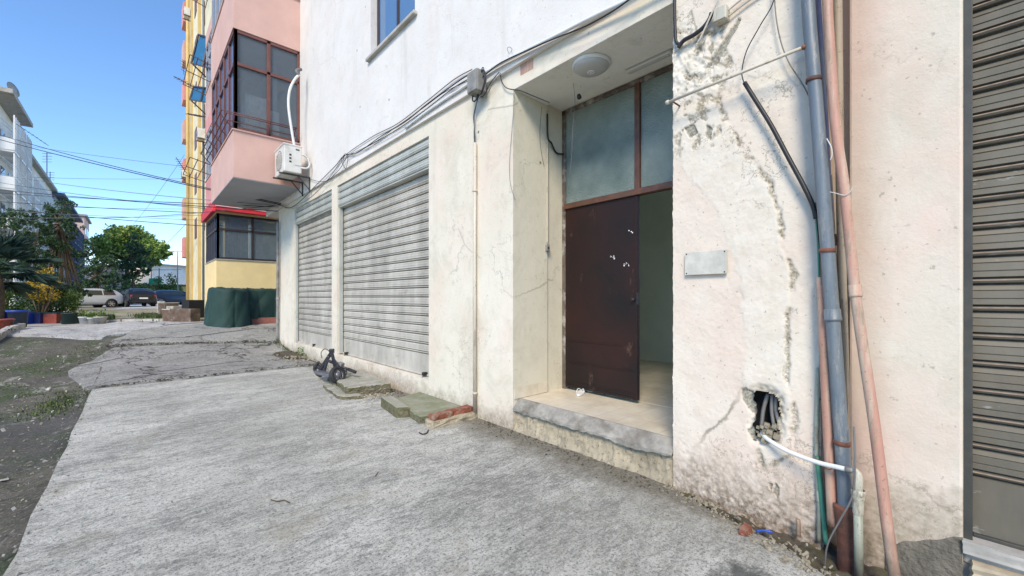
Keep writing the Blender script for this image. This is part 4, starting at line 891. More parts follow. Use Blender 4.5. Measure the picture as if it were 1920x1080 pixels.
# ------------------------------------------------------------------ blocks by the wall
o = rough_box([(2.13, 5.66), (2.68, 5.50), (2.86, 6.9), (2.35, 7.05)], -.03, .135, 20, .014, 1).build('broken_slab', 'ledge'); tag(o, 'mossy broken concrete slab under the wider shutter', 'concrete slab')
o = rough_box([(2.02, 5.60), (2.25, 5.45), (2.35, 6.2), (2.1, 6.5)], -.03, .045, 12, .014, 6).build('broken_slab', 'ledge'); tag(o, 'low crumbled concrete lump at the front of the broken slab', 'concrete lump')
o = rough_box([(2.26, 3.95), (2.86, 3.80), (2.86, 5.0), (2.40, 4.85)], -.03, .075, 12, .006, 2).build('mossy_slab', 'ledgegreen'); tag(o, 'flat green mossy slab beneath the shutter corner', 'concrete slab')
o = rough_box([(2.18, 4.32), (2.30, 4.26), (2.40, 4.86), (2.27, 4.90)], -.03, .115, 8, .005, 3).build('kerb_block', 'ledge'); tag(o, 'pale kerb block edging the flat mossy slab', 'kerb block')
for k, (a, b, lab) in enumerate(((2.30, 2.55, 'broken red brick at the outer end of the pair'), (2.56, 2.82, 'broken red brick touching the wall conduit'))):
    o = rough_box([(a, 3.72+.03*k), (b, 3.74+.02*k), (b, 3.84+.02*k), (a, 3.82+.03*k)], .06 if 1 else 0, .125, 5, .012, 11+k).build('brick', 'brick'); tag(o, lab, 'brick', 'bricks beside the mossy slab')
o = rough_box([(2.28, 3.70), (2.84, 3.72), (2.86, 3.86), (2.28, 3.86)], -.04, .07, 7, .02, 15).build('brick_bed', 'rough'); tag(o, 'stained mortar bed under the red bricks', 'mortar bed')
o = rough_box([(2.66, 7.3), (2.86, 7.25), (2.86, 8.25), (2.70, 8.3)], -.03, .09, 8, .015, 21).build('broken_slab', 'moss'); tag(o, 'narrow pale concrete strip behind the folded scooter', 'concrete strip')
# rubble and soil heap by the far pier
def scatter(name, mat, fn, n, smin, smax, label, cat, kind='stuff', flat=.5):
    mb = MB()
    for _ in range(n):
        p = Vector(fn()); s = random.uniform(smin, smax); q = Matrix.Rotation(random.uniform(0, 6.3), 3, Vector((random.random(), random.random(), random.random()+.2)).normalized())
        mb.obox(p, q @ Vector((s, 0, 0)), q @ Vector((0, s*random.uniform(.5, 1), 0)), q @ Vector((0, 0, s*flat*random.uniform(.5, 1))))
    o = mb.build(name, mat); tag(o, label, cat, kind=kind); return o
def gp(x, y, dz=.01):
    z = 0 if -.48 < x < 2.8 and y < 8.7 else gz(x, y); return (x, y, z+dz)
def heap(cx_, cy_, sx, sy): return lambda: (lambda a, r: gp(cx_+sx*r*math.cos(a), cy_+sy*r*math.sin(a), .02+.05*max(0, 1-r)))(random.uniform(0, 6.3), abs(random.gauss(0, .5)))
o = rough_box([(2.45, 9.6), (2.83, 9.4), (2.83, 11.6), (2.35, 11.3)], -.06, .07, 16, .05, 31, .5).build('soil_heap', 'soil'); tag(o, 'dark soil heap at the foot of the far pier', 'soil', kind='stuff')
scatter('rubble', 'rubble', heap(2.55, 9.9, .5, 1.6), 150, .005, .022, 'rubble scattered below the narrower shutter', 'rubble')
scatter('rubble', 'rubble', heap(2.35, 5.25, .35, .35), 90, .004, .014, 'crumbs of mortar before the broken slab', 'rubble')
scatter('rubble', 'rubble', lambda: (lambda t: (lerp(2.86, 2.38, t)+random.gauss(0, .05), lerp(1.5, .2, t)+random.gauss(0, .05), -.02+random.uniform(0, .03)))(random.random()), 420, .003, .014, 'grit along the trench beside the pillar', 'grit')
scatter('grit', 'soil', lambda: (2.84-abs(random.gauss(0, .10)), random.uniform(1.4, 9), .004), 700, .002, .009, 'dark grit along the foot of the wall', 'grit')
scatter('grit', 'cement', lambda: (random.uniform(-.4, 2.6), random.uniform(.5, 8.5), .003), 420, .0015, .006, 'fine stones on the concrete slab', 'grit')
scatter('leaf_litter', 'conduit', lambda: gp(random.uniform(-4.5, -.52), random.uniform(2.0, 13), .004), 500, .004, .016, 'pale chips and leaves on the muddy ground', 'litter', flat=.15)
# small litter
def stick(pts, r, mat, lab, cat='twig'): return tag(MB().tube(spline(pts, 5), r, 6).build('twig' if cat == 'twig' else cat.replace(' ', '_'), mat), lab, cat)
stick([atZ(*p, .008) for p in ((508, 937), (520, 940), (532, 938), (542, 942))], .004, 'bark', 'thin twig lying across the foreground concrete')
stick([atZ(*p, .008) for p in ((703, 893), (706, 889), (709, 885))], .003, 'bark', 'tiny stick in the middle of the concrete')
stick([atZ(*p, .010) for p in ((786, 811), (792, 814), (800, 812), (803, 806))], .006, 'black', 'curled black scrap before the red bricks', 'scrap')
o = rough_box([tuple(atZ(1387, 992, .03))[:2], tuple(atZ(1398, 996, .03))[:2], tuple(atZ(1410, 990, .03))[:2], tuple(atZ(1396, 984, .03))[:2]], .0, .04, 4, .01, 5).build('scrap', 'tail' if 'tail' in M else 'brick'); tag(o, 'crumpled red plastic scrap in the trench', 'scrap')
M['bluescrap'] = plain('blue_plastic', (.02, .08, .45), .5)
stick([atZ(*p, .03) for p in ((1419, 996), (1432, 995), (1448, 998))], .007, 'bluescrap', 'blue plastic scrap in the trench', 'scrap')
stick([atX(*p, 2.80) for p in ((1497, 1004), (1497, 985), (1496, 974))], .012, 'pinkpipe', 'short terracotta pipe stub sticking up in the trench', 'stub')
# weeds
def leafy(mb, c, r, n, s, up=.3, seed=0):
    for _ in range(n):
        d = Vector((random.gauss(0, 1), random.gauss(0, 1), random.gauss(0, 1))).normalized()*r*random.random()**.4
        p = Vector(c)+d; nrm = (Vector((random.gauss(0, 1), random.gauss(0, 1), random.gauss(up, 1)))).normalized()
        a = nrm.orthogonal().normalized(); a = Matrix.Rotation(random.uniform(0, 6.3), 3, nrm) @ a; b = nrm.cross(a); k = s*random.uniform(.6, 1.3)
        mb.add([p-a*k, p+b*k*.45, p+a*k, p-b*k*.45], [(0, 1, 2, 3)])
def leafmat(name, cols, scale=1.5, tr=.12):
    n = N(name); oi = n.n('ShaderNodeNewGeometry')
    c = n.ramp(n.math('ADD', n.math('MULTIPLY', oi.outputs['Random Per Island'], .55), n.math('MULTIPLY', n.noise(scale, 3), .45)), [((i+.5)/len(cols)*.8+.1, c) for i, c in enumerate(cols)])
    n.b.inputs['Transmission Weight'].default_value = 0
    return n.fin(c, .6, spec=.3)
M['leafdark'] = leafmat('dark_leaves', [(.012, .036, .026), (.035, .085, .045), (.10, .17, .06)])
M['leafmid'] = leafmat('green_leaves', [(.04, .09, .02), (.11, .19, .04), (.24, .32, .08)])
M['leafpine'] = leafmat('pine_leaves', [(.08, .16, .03), (.24, .36, .07), (.46, .54, .16)])
M['leafyellow'] = leafmat('yellow_leaves', [(.12, .12, .02), (.40, .28, .03), (.60, .38, .03)])
M['grass'] = leafmat('grass_blades', [(.03, .06, .015), (.07, .11, .03), (.14, .17, .06)])
M['frond'] = leafmat('palm_leaves', [(.012, .035, .032), (.03, .065, .055), (.08, .13, .10)], .6)
def tuft(name, fn, n, h, mat, label, cat='grass', w=.006):
    mb = MB()
    for _ in range(n):
        p = Vector(fn()); a = random.uniform(0, 6.3); hh = h*random.uniform(.4, 1.2); l = Vector((math.cos(a), math.sin(a), 0)); t = l.cross(Vector((0, 0, 1)))*w
        k = random.uniform(.1, .8)*hh; mb.add([p-t, p+t, p+l*k*.4+t*.7+Vector((0, 0, hh*.6)), p+l*k*.4-t*.7+Vector((0, 0, hh*.6)), p+l*k+Vector((0, 0, hh*(.95-.4*k/hh)))], [(0, 1, 2, 3), (3, 2, 4)])
    return tag(mb.build(name, mat), label, cat, kind='stuff')
tuft('grass', lambda: gp(random.gauss(-.72, .12), random.gauss(8.2, .45), -.02), 900, .05, 'grass', 'grass tuft beside the slab corner')
def mossy():
    x = random.uniform(-4.5, -.55); y = random.uniform(2.5, 15)
    while noise.noise(Vector((x*.9, y*.9, 7)))+.35*noise.noise(Vector((x*3, y*3, 1))) < .12: x = random.uniform(-4.5, -.55); y = random.uniform(2.5, 15)
    return gp(x, y, -.02)
tuft('grass', mossy, 9000, .030, 'grass', 'thin moss and grass over the muddy ground', w=.009)
mb = MB(); leafy(mb, (2.82, 10.25, .12), .12, 90, .022); leafy(mb, (2.78, 10.0, .07), .10, 60, .02)
tag(mb.build('weed', 'leafmid'), 'small green weed below the narrower shutter', 'weed')
tuft('grass', lambda: gp(2.78+random.gauss(0, .06), random.uniform(10, 12.4), -.01), 350, .09, 'grass', 'dry grass at the foot of the far pier')
# ------------------------------------------------------------------ folded scooter
def SP(px, py, w): return atW(px, py, w)
sc_base = atZ(612, 716, 0.0)
SC = thing('folded_scooter', 'small black folded scooter lying against the broken slab', 'scooter', (2.05, 6.7, 0))
def wheel(cxy, w, R, ax, name='wheel'):
    c = SP(*cxy, w); ax = Vector(ax).normalized()
    t = MB(); n1, n2 = 28, 10; V = []; u = Vector((0, 0, 1)); u = (u-ax*u.dot(ax)).normalized(); v = ax.cross(u); r = R*.23
    for i in range(n1):
        a = 2*PI*i/n1; d = u*math.cos(a)+v*math.sin(a)
        for k in range(n2): b = 2*PI*k/n2; V.append(c+d*(R-r+r*math.cos(b))+ax*r*1.1*math.sin(b))
    t.add(V, [(i*n2+k, i*n2+(k+1) % n2, ((i+1) % n1)*n2+(k+1) % n2, ((i+1) % n1)*n2+k) for i in range(n1) for k in range(n2)], True)
    o = t.build(name, 'tyre', SC)
    h = MB(); h.lathe([(.0, -.03), (R*.3, -.03), (R*.3, .03), (0, .03)], c, ax, 14)
    for k in range(5): a = 2*PI*k/5; d = u*math.cos(a)+v*math.sin(a); h.bar(c+d*R*.2, c+d*R*.62, R*.12, .02, ax)
    h.lathe([(R*.56, -.02), (R*.64, -.02), (R*.64, .02), (R*.56, .02), (R*.56, -.02)], c, ax, 20); h.build('rim', 'greymetal', o); return o
M['tyre'] = plain('rubber_tyre', (.025, .025, .028), .75, .3, 20)
M['greymetal'] = plain('dull_grey_metal', (.22, .22, .24), .4, .3, 15, metal=.6)
M['darkmetal'] = plain('black_metal', (.03, .032, .045), .38, .3, 10, metal=.3)
wheel((597, 695), 6.85, .115, RT*.55+FW*.9+Vector((0, 0, .35))); wheel((633, 703), 6.15, .135, RT*.85-FW*.45+Vector((0, 0, .25)))
b = MB(); b.bar(SP(600, 694, 6.8), SP(622, 660, 6.75), .055, .045); b.bar(SP(608, 696, 6.7), SP(616, 668, 6.7), .04, .04); b.build('stem', 'darkmetal', SC, bevel=.008)
b = MB(); b.bar(SP(622, 660, 6.75), SP(631, 700, 6.25), .045, .045); b.bar(SP(620, 664, 6.6), SP(641, 694, 6.2), .02, .02); b.build('fork', 'darkmetal', SC, bevel=.006)
b = MB(); b.bar(SP(596, 697, 6.75), SP(622, 704, 6.2), .12, .05); b.build('deck', 'greymetal', SC, bevel=.01)
b = MB(); b.tube([SP(614, 676, 6.55), SP(636, 685, 6.4), SP(654, 693, 6.3)], .015, 10); hb = b.build('handlebar', 'darkmetal', SC)
for a_, b_ in (((614, 676), (625, 680)), ((652, 692), (667, 698))):
    MB().tube([SP(*a_, 6.5 if a_[0] < 640 else 6.3), SP(*b_, 6.5 if a_[0] < 640 else 6.25)], .023, 10).build('grip', 'tyre', hb)
b = MB(); b.bar(SP(635, 681, 6.42), SP(643, 684, 6.38), .07, .05); b.build('display', 'boxgrey', hb, bevel=.006)
b = MB(); b.obox(SP(622, 658, 6.75), RT*.035, FW*.03, Vector((0, 0, .035))); b.build('hinge', 'darkmetal', SC, bevel=.008)
b = MB(); b.tube(spline([SP(604, 672, 6.8), SP(602, 662, 6.82), SP(607, 655, 6.82), SP(613, 655, 6.8), SP(618, 660, 6.78)], 6), .006, 6); b.tube(spline([SP(640, 686, 6.4), SP(650, 700, 6.3), SP(642, 706, 6.2), SP(634, 698, 6.15)], 6), .005, 6); b.build('brake_cable', 'black', SC)
b = MB(); b.bar(SP(650, 698, 6.3), SP(648, 690, 6.35), .014, .014); b.bar(SP(590, 690, 6.8), SP(598, 678, 6.8), .05, .03); b.build('mudguard', 'darkmetal', SC, bevel=.004)

def seam(pts, n, sp, label, h=.035):
    P = spline([Vector((*p, 0)) for p in pts], 8)
    def f():
        k = random.randrange(len(P)-1); p = P[k].lerp(P[k+1], random.random()); return gp(p.x+random.gauss(0, sp), p.y+random.gauss(0, sp), .03)
    scatter('grit', 'soil', f, n, .004, .016, label+' with dark grit', 'grit')
seam([(-.5, 12.95), (.4, 12.9), (1.5, 12.66), (2.8, 12.3)], 420, .06, 'joint between asphalt and gravelly concrete')
seam([(-.45, 8.72), (1.2, 8.74), (2.8, 8.77)], 160, .03, 'joint between concrete slab and asphalt')
scatter('stone', 'stone', lambda: gp(random.uniform(-4, -.55), random.uniform(1.8, 12), .0), 160, .008, .028, 'pale pebbles trodden into the muddy ground', 'pebbles', flat=.4)
scatter('stone', 'rubble', lambda: gp(random.uniform(-4, -.55), random.uniform(1.8, 9), .0), 900, .003, .010, 'fine gravel over the muddy ground', 'gravel', flat=.6)
tuft('grass', lambda: gp(random.gauss(-.62, .05), random.uniform(2.2, 8.6), -.04), 700, .035, 'grass', 'sparse grass along the left slab edge')

scatter('stone', 'cement', lambda: (lambda y: (random.gauss(-.47, .05), y, .004 if random.random() < .4 else -.05))(random.uniform(1.6, 8.7)), 420, .002, .010, 'crumbs of concrete along the left slab edge', 'crumbs')
# ------------------------------------------------------------------ YELLOW BUILDING behind
YB = thing('yellow_building', 'tall yellow and pink apartment block beyond the white building', 'building', (3.5, 22, .5))
XY = 3.25
w = MB(); w.box((XY, 17.2, 0), (9, 44, 27)); w.build('wall', 'cream', YB)
w = MB()
for (a, b) in ((41, 42.2), (33.5, 34.2), (38.5, 38.9)): w.box((XY-.12, a, 0), (XY-.001, b, 27))
w.build('pilaster', 'ochre', YB)
w = MB(); w.box((XY-.06, 28.4, .5), (XY-.001, 30.6, 27)); w.build('wall_panel', 'yellow', YB)
# ground floor veranda
ver = bay(YB, 1.93, 3.9, 16.0, 18.6, .4, 2.55, 4.03, 4.1, ('yellow', 'darkframe', 'clear'), 2, 5, 'veranda')
w = MB(); w.box((2.2, 16.35, 2.6), (2.85, 16.38, 4.0)); w.box((3.0, 16.37, 2.6), (3.28, 16.40, 4.0))
for k in range(14): w.tube([(2.22+k*.045, 16.33, 2.6), (2.22+k*.045, 16.33, 4.0)], .014, 6)
w.build('curtain', 'curtain', ver)
aw = thing('red_awning', 'folded red awning over the dark ground floor veranda', 'awning', (2.8, 15.9, 4.1))
MB().add([(x, y, z) for x in (1.88, 3.75) for y, z in ((16.0, 4.45), (15.85, 4.40), (15.72, 4.25), (15.70, 4.08), (15.76, 4.06), (15.98, 4.2))], [(0, 1, 7, 6), (1, 2, 8, 7), (2, 3, 9, 8), (3, 4, 10, 9), (4, 5, 11, 10), (5, 0, 6, 11), (0, 5, 4, 3, 2, 1), (6, 7, 8, 9, 10, 11)]).build('canopy', 'redawn', aw)
w = MB()
for z, y in ((4.30, 15.745), (4.20, 15.70)): w.box((1.87, y-.01, z), (3.76, y, z+.018))
w.build('valance_stripe', 'whitep', aw)
w = MB(); w.add([(1.92, y, z) for y, z in ((15.9, 4.45), (18.6, 4.45), (18.6, 4.06), (15.8, 4.06))]+[(1.80, y, z) for y, z in ((15.9, 4.35), (18.6, 4.35), (18.6, 4.04), (15.8, 4.04))], [(0, 1, 2, 3), (4, 7, 6, 5), (0, 4, 5, 1), (2, 6, 7, 3), (0, 3, 7, 4), (1, 5, 6, 2)]); w.build('side_canopy', 'redawn', aw)
# upper bays
for k in range(7):
    z = 4.5+3.15*k
    o = bay(YB, 1.93, XY, 16.0, 18.6, z, z+1.0, z+2.7, z+3.148, (('hotpink', 'pink', 'cream')[k % 3], 'rail', 'clear'), 2, 4, 'enclosed_balcony')
    w = MB()
    for zz_, oo in ((z+1.1, .25), (z+1.15, .45), (z+1.15, .65)): w.tube([(1.93-oo, 16.1, zz_), (1.93-oo, 18.5, zz_)], .012, 5)
    for yy in (16.1, 17.3, 18.5): w.bar((1.93, yy, z+1.0), (1.28, yy, z+1.16), .02)
    w.build('drying_rack', 'steel', o)
    # small balconies at the far end
    w = MB(); w.box((XY-.3, 42.3, z+.1), (XY-.001, 43.9, z+1.7)); w.build('balcony', ('hotpink', 'pink')[k % 2], YB)
    w = MB()
    for y in (20, 24.2, 31.5, 36): w.box((XY-.03, y, z+1.0), (XY+.01, y+1.2, z+2.4))
    f = w.build('window', 'brownframe', YB)
w = MB()
for y, r, m in ((27.0, .09, 0), (31, .06, 0)): w.tube([(XY-.14, y, .6), (XY-.14, y, 27)], r, 8)
w.build('downpipe', 'bluepipe', YB)
w = MB()
for y, r in ((40.6, .10), (25.4, .04)): w.tube([(XY-.16, y, .6), (XY-.16, y, 27)], r, 8)
w.build('downpipe', 'ochre', YB)
w = MB()
for k in range(9):
    y = 26+random.uniform(-.9, .9); pts = [(XY-.25-random.uniform(0, .2), y+random.uniform(-.25, .25), z) for z in (.7, 2, 3.5, 5, 7, 10, 14)]; w.tube(spline(pts, 4), random.uniform(.015, .035), 5)
w.build('cable_bundle', 'greycab', YB)
# blue tarpaulin sun shades on metal frames
for k, (q, wv, lab) in enumerate(((((374, 66), (411, 76), (399, 130), (361, 120)), 17., 'larger blue tarpaulin shade high on the yellow building'), (((365, 163), (398, 167), (394, 194), (358, 188)), 19., 'smaller blue tarpaulin shade below the larger one'))):
    P = [atX(*q[0], 2.6), atX(*q[1], 2.6)]
    A_, B_ = atW(*q[0], wv), atW(*q[1], wv-2.2); C_, D_ = atW(*q[2], wv-2.6), atW(*q[3], wv-.4)
    T_ = thing('sun_shade', lab, 'awning', (A_+C_)/2, 'blue shades on the yellow building'); nrm = (B_-A_).cross(D_-A_).normalized()*.02
    V = []; nn = 8
    for i in range(nn+1):
        for j in range(nn+1):
            p = A_.lerp(B_, i/nn).lerp(D_.lerp(C_, i/nn), j/nn); V.append(p+nrm*(2*noise.noise(p*2)))
    n0 = len(V); V += [p+nrm for p in V]
    F = [(i*(nn+1)+j, i*(nn+1)+j+1, (i+1)*(nn+1)+j+1, (i+1)*(nn+1)+j) for i in range(nn) for j in range(nn)]
    F += [tuple(n0+x for x in f) for f in F]; MB().add(V, F, True).build('sheet', 'blueawn', T_)
    g = MB()
    for a_, b_ in ((A_, B_), (B_, C_), (C_, D_), (D_, A_), (A_.lerp(B_, .6), D_.lerp(C_, .6))): g.bar(a_-nrm*2, b_-nrm*2, .05)
    g.bar(A_, Vector((XY, A_.y+1.5, A_.z)), .04); g.bar(D_, Vector((XY, D_.y+1.5, D_.z-.5)), .04); g.build('shade_frame', 'darkframe', T_)
# far air conditioners on the yellow building
def aircon(loc, label):
    t = thing('air_conditioner', label, 'air conditioner', loc, 'air conditioners on the yellow building'); x, y, z = loc
    MB().box((x-.35, y, z), (x, y+.8, z+.55)).build('casing', 'acwhite', t, bevel=.02)
    MB().lathe([(.2, 0), (.2, .01), (.0, .012)], (x-.35, y+.4, z+.28), (-1, 0, 0), 16).build('fan_guard', 'frameD', t)
    [MB().bar((x-.4, y+k, z-.03), (x+.15, y+k, z-.03), .04).build('wall_bracket', 'rust', t) for k in (.1, .7)]
for (px, py, X, lab) in ((357, 22, 3.1, 'rusty bracketed air conditioner highest on the yellow building'), (385, 250, 3.1, 'air conditioner beside the grey downpipe of the yellow building'), (352, 325, 3.1, 'air conditioner low at the far edge of the yellow building')):
    p = atX(px, py, X); aircon((X, p.y, p.z-.3), lab)
# antennas sticking out
def antenna(p, d, L, lab, n=6):
    t = thing('antenna', lab, 'antenna', p); p = Vector(p); d = Vector(d).normalized(); s = d.cross(Vector((0, 0, 1))).normalized()
    MB().bar(p, p+d*L, .03).build('boom', 'darkframe', t); g = MB()
    for k in range(n): c = p+d*L*(.25+.75*k/n); g.bar(c-s*.25*(1-.06*k), c+s*.25*(1-.06*k), .018)
    g.build('element', 'darkframe', t)
p = atW(398, 222, 16); q = atW(352, 213, 14.5); antenna(p, q-p, (q-p).length, 'dark aerial poking out beside the pink balcony')
p = atW(372, 168, 24); q = atW(326, 143, 22); antenna(p, q-p, (q-p).length, 'thin aerial sticking left beside the smaller blue shade')
p = atW(350, 325, 30); q = atW(330, 295, 29); antenna(p, q-p, (q-p).length, 'small aerial at the far edge of the yellow building')
p = atW(345, 140, 32); q = atW(343, 118, 32); antenna(p, q-p, (q-p).length*1.3, 'upright aerial left of the larger blue shade', 4)
# ------------------------------------------------------------------ green netting
def drape(name, x0, x1, y0, y1, zt, lab, seed, wobx=.12):
    nu, nv_ = 110, 40; V = []
    zb = .5
    for j in range(nv_+1):
        t = j/nv_
        for i in range(nu+1):
            a = 2*PI*i/nu; c, s = math.cos(a), math.sin(a); e = .55
            ux = math.copysign(abs(c)**e, c); uy = math.copysign(abs(s)**e, s)
            k = .86+.26*t**1.5+.10*noise.noise(Vector((c*3+seed, s*3, t*1.5)))*(.4+t)+.05*abs(math.sin(a*7+seed+2.2*t+3*noise.noise(Vector((c*2, s*2, t)))))*(.3+t)+.022*noise.noise(Vector((c*12, s*12, t*4)))+.030*(abs(noise.noise(Vector((c*5+t*3, s*5-t*2, seed))))-.2)+.02*(abs(noise.noise(Vector((c*11-t*5, s*11+t*4, seed))))-.2)
            x = (x0+x1)/2+(x1-x0)/2*ux*k+.05*noise.noise(Vector((c*2, t*6, seed))); y = (y0+y1)/2+(y1-y0)/2*uy*k
            z = lerp(zt, gz(x, y)+.01, t)+.16*noise.noise(Vector((x*1.9, y*1.9, seed)))*(1-t)+.04*noise.noise(Vector((x*9, y*9, t*4)))
            V.append((x, y, max(z, gz(x, y)+.005)))
    F = [(j*nu_1+i, j*nu_1+i+1, (j+1)*nu_1+i+1, (j+1)*nu_1+i) for nu_1 in (nu+1,) for j in range(nv_) for i in range(nu)]
    F.append(tuple(range(nu+1)))
    return tag(MB().add(V, F, True).build(name, 'tarp'), lab, 'tarpaulin')
path = spline([(1.86, 15.95, 0), (1.66, 15.4, 0), (1.70, 14.75, 0), (2.05, 14.45, 0), (2.45, 14.6, 0), (2.62, 14.95, 0), (3.1, 15.05, 0), (3.7, 15.1, 0), (4.3, 15.2, 0)], 24)
def cloth(P, zb, label, seed, inner):
    V = []; nr = 34; n_ = len(P)
    for r_ in range(nr+1):
        t = r_/nr
        for i_, p in enumerate(P):
            s_ = i_/(n_-1)*len(P)/192; tg = (P[min(i_+1, n_-1)]-P[max(i_-1, 0)]).normalized(); nm = Vector((tg.y, -tg.x, 0)); nm = nm if nm.dot(Vector((p.x, p.y, 0))-inner) > 0 else -nm
            q = (t-.22)/.78
            if t < .22:      # the top, sagging between supports
                k = t/.22; x = lerp(inner.x*.35+p.x*.65, p.x, k); y = lerp(15.97, p.y, k) if k < 1 else p.y; z = 1.64+.10*noise.noise(Vector((x*2.2, y*2.2, seed)))-.05*k*k+.05*abs(noise.noise(Vector((x*7, y*5, seed))))
            else:
                fold = abs(math.sin(s_*30+seed+2.5*q*noise.noise(Vector((s_*6, 1, seed)))))**.5-.6
                swag = abs(noise.noise(Vector((s_*9+q*1.6, q*.7, seed))))
                o_ = .05*fold*q**.5+.12*swag*(.3+q)+.07*q
                x = p.x+nm.x*o_; y = p.y+nm.y*o_; g_ = gz(x, y)+.01 if zb is None else zb+.05*noise.noise(Vector((x*4, 0, seed)))
                z = lerp(1.59+.10*noise.noise(Vector((x*2.2, y*2.2, seed))), g_, q)
            V.append((x, min(y, 15.985), z))
    F = [(r_*n_+i_, r_*n_+i_+1, (r_+1)*n_+i_+1, (r_+1)*n_+i_) for r_ in range(nr) for i_ in range(n_-1)]
    return tag(MB().add(V, F, True).build('tarpaulin', 'tarp'), label, 'tarpaulin')
cloth(path[:118], None, 'dark green netting draped over a lump, its left bulge reaching the ground', 3., Vector((2.2, 15.6, 0)))
cloth(path[106:], .70, 'dark green netting stretched right up to the far corner pipe', 8., Vector((3.2, 15.9, 0)))
w = MB(); w.box((2.2, 14.9, .3), (4.4, 15.99, .72)); tag(w.build('low_plinth', 'redbase'), 'low red plinth under the green netting', 'plinth')
stick([(1.35, 13.3, gz(1.35, 13.3)+.03), (1.7, 13.15, gz(1.7, 13)+.05), (2.2, 13.3, gz(2.2, 13.3)+.02)], .02, 'rust', 'red-brown stick by the netting foot', 'stick')
# wooden boxes and planters right of the track
M['planter'] = plain('brown_planter', (.13, .085, .06), .8, .4, 7, dirt=(.30, .25, .2))
def boxthing(name, px, w_, sx, sy, h, mat, lab, cat, rot=0, rim=True, group=None, fill=None):
    p = gpt(px, w_); t = thing(name, lab, cat, (0, 0, 0), group)
    b = MB(); th = .03
    for a, b_, c, d in ((-sx, -sy, sx, -sy+th), (-sx, sy-th, sx, sy), (-sx, -sy+th, -sx+th, sy-th), (sx-th, -sy+th, sx, sy-th)): b.box((a, b_, 0), (c, d, h))
    b.box((-sx+th, -sy+th, 0), (sx-th, sy-th, h*.8)); b.build('box_body', mat, t, bevel=.006)
    if rim:
        b = MB()
        for a, b_, c, d in ((-sx-.015, -sy-.015, sx+.015, -sy+.02), (-sx-.015, sy-.02, sx+.015, sy+.015), (-sx-.015, -sy+.02, -sx+.02, sy-.02), (sx-.02, -sy+.02, sx+.015, sy-.02)): b.box((a, b_, h+.001), (c, d, h+.03))
        b.build('rim', 'stone' if rim == 1 else rim, t)
    t.location = p; t.rotation_euler.z = rot
    return t, p
boxthing('planter_box', 322, 13.4, .15, .2, .40, 'planter', 'brown planter box leftmost of the row by the kerb', 'planter', .5, group='brown planters by the kerb')
boxthing('planter_box', 338, 13.2, .16, .22, .44, 'planter', 'brown planter box in the middle of the row by the kerb', 'planter', .6, False, 'brown planters by the kerb')
boxthing('planter_box', 356, 13.0, .16, .22, .43, 'planter', 'brown planter box next to the green netting', 'planter', .6, False, 'brown planters by the kerb')
boxthing('wooden_crate', 316, 17.5, .25, .3, .55, 'planter', 'weathered crate stacked behind the brown planters', 'crate', .3)
boxthing('wooden_crate', 302, 19.5, .10, .2, .62, 'stone', 'narrow grey crate at the edge of the dirt track', 'crate', .2, False)
boxthing('grey_trough', 342, 16.5, .45, .2, .45, 'stone', 'long pale trough behind the brown planters', 'trough', .5, False)
boxthing('dark_crate', 362, 15.8, .28, .2, .7, 'black', 'dark crate against the yellow building', 'crate', .5, False)
# ------------------------------------------------------------------ trees and plants
def branchy(mb, p, d, L, r, depth, out, spread=.55):
    q = p+d*L; m = p.lerp(q, .5)+Vector((random.gauss(0, .05*L), random.gauss(0, .05*L), 0)); mb.tube([p, m, q], [r, r*.8, r*.6], 6)
    out.append(q)
    if depth:
        for _ in range(3):
            e = (d+Vector((random.gauss(0, spread), random.gauss(0, spread), random.gauss(.1, spread*.6)))).normalized(); branchy(mb, q, e, L*.72, r*.6, depth-1, out, spread)
def tree(name, base, H, trunk_h, clumps, leafmat_, lab, group=None, leaf=.08, per=220, tr=.12, lean=(0, 0)):
    t = thing(name, lab, 'tree', base, group); base = Vector(base); mb = MB(); tips = []
    top = base+Vector((lean[0], lean[1], trunk_h)); mb.tube(spline([base-Vector((0, 0, .1)), base.lerp(top, .5)+Vector((.05, .03, 0)), top], 5), [tr*(1-.4*i/10) for i in range(11)], 8)
    for c, r in clumps:
        c = Vector(c); a = top.lerp(c, .5)+Vector((0, 0, random.uniform(-.1, .2))); mb.tube(spline([top, a, c], 3), [tr*.45, tr*.4, tr*.35, tr*.3, tr*.2, tr*.12, tr*.06][:7], 5)
    mb.build('trunk', 'bark', t)
    mb = MB()
    for c, r in clumps:
        c = Vector(c); nb = max(3, int(7*r))
        for _ in range(nb*3):
            d = Vector((random.gauss(0, 1), random.gauss(0, 1), random.gauss(0, .7))).normalized()*r*random.uniform(.35, 1.05)
            leafy(mb, c+d, r*.33, max(4, int(per/nb/3)), leaf)
    mb.build('crown', leafmat_, t); return t
def cl(px0, px1, py0, py1, w_, n, r, dw=1.5, shape=None):
    out = []
    while len(out) < n:
        x = random.uniform(px0, px1); y = random.uniform(py0, py1)
        if shape and not shape((x-px0)/(px1-px0), (y-py0)/(py1-py0)): continue
        out.append((atW(x, y, w_+random.uniform(-dw, dw)), r*random.uniform(.6, 1.2)))
    return out
ell = lambda u, v: (u-.5)**2+(v-.5)**2 < .25
cone = lambda u, v: abs(u-.5) < .12+.42*v
M['wallcream'] = M['cream']
# umbrella pine
pw = 58; pb = gpt(238, pw)
umb = lambda u, v: (2*u-1)**2+(1-v)**2*1.0 < 1.0
tree('umbrella_pine', pb, 11, 6, cl(178, 300, 428, 482, pw, 60, 1.25, 3.5, umb)+cl(262, 312, 450, 500, pw-1, 14, .9, 2), 'leafpine', 'wide bright green umbrella pine beyond the yard', leaf=.22, per=330, tr=.32)
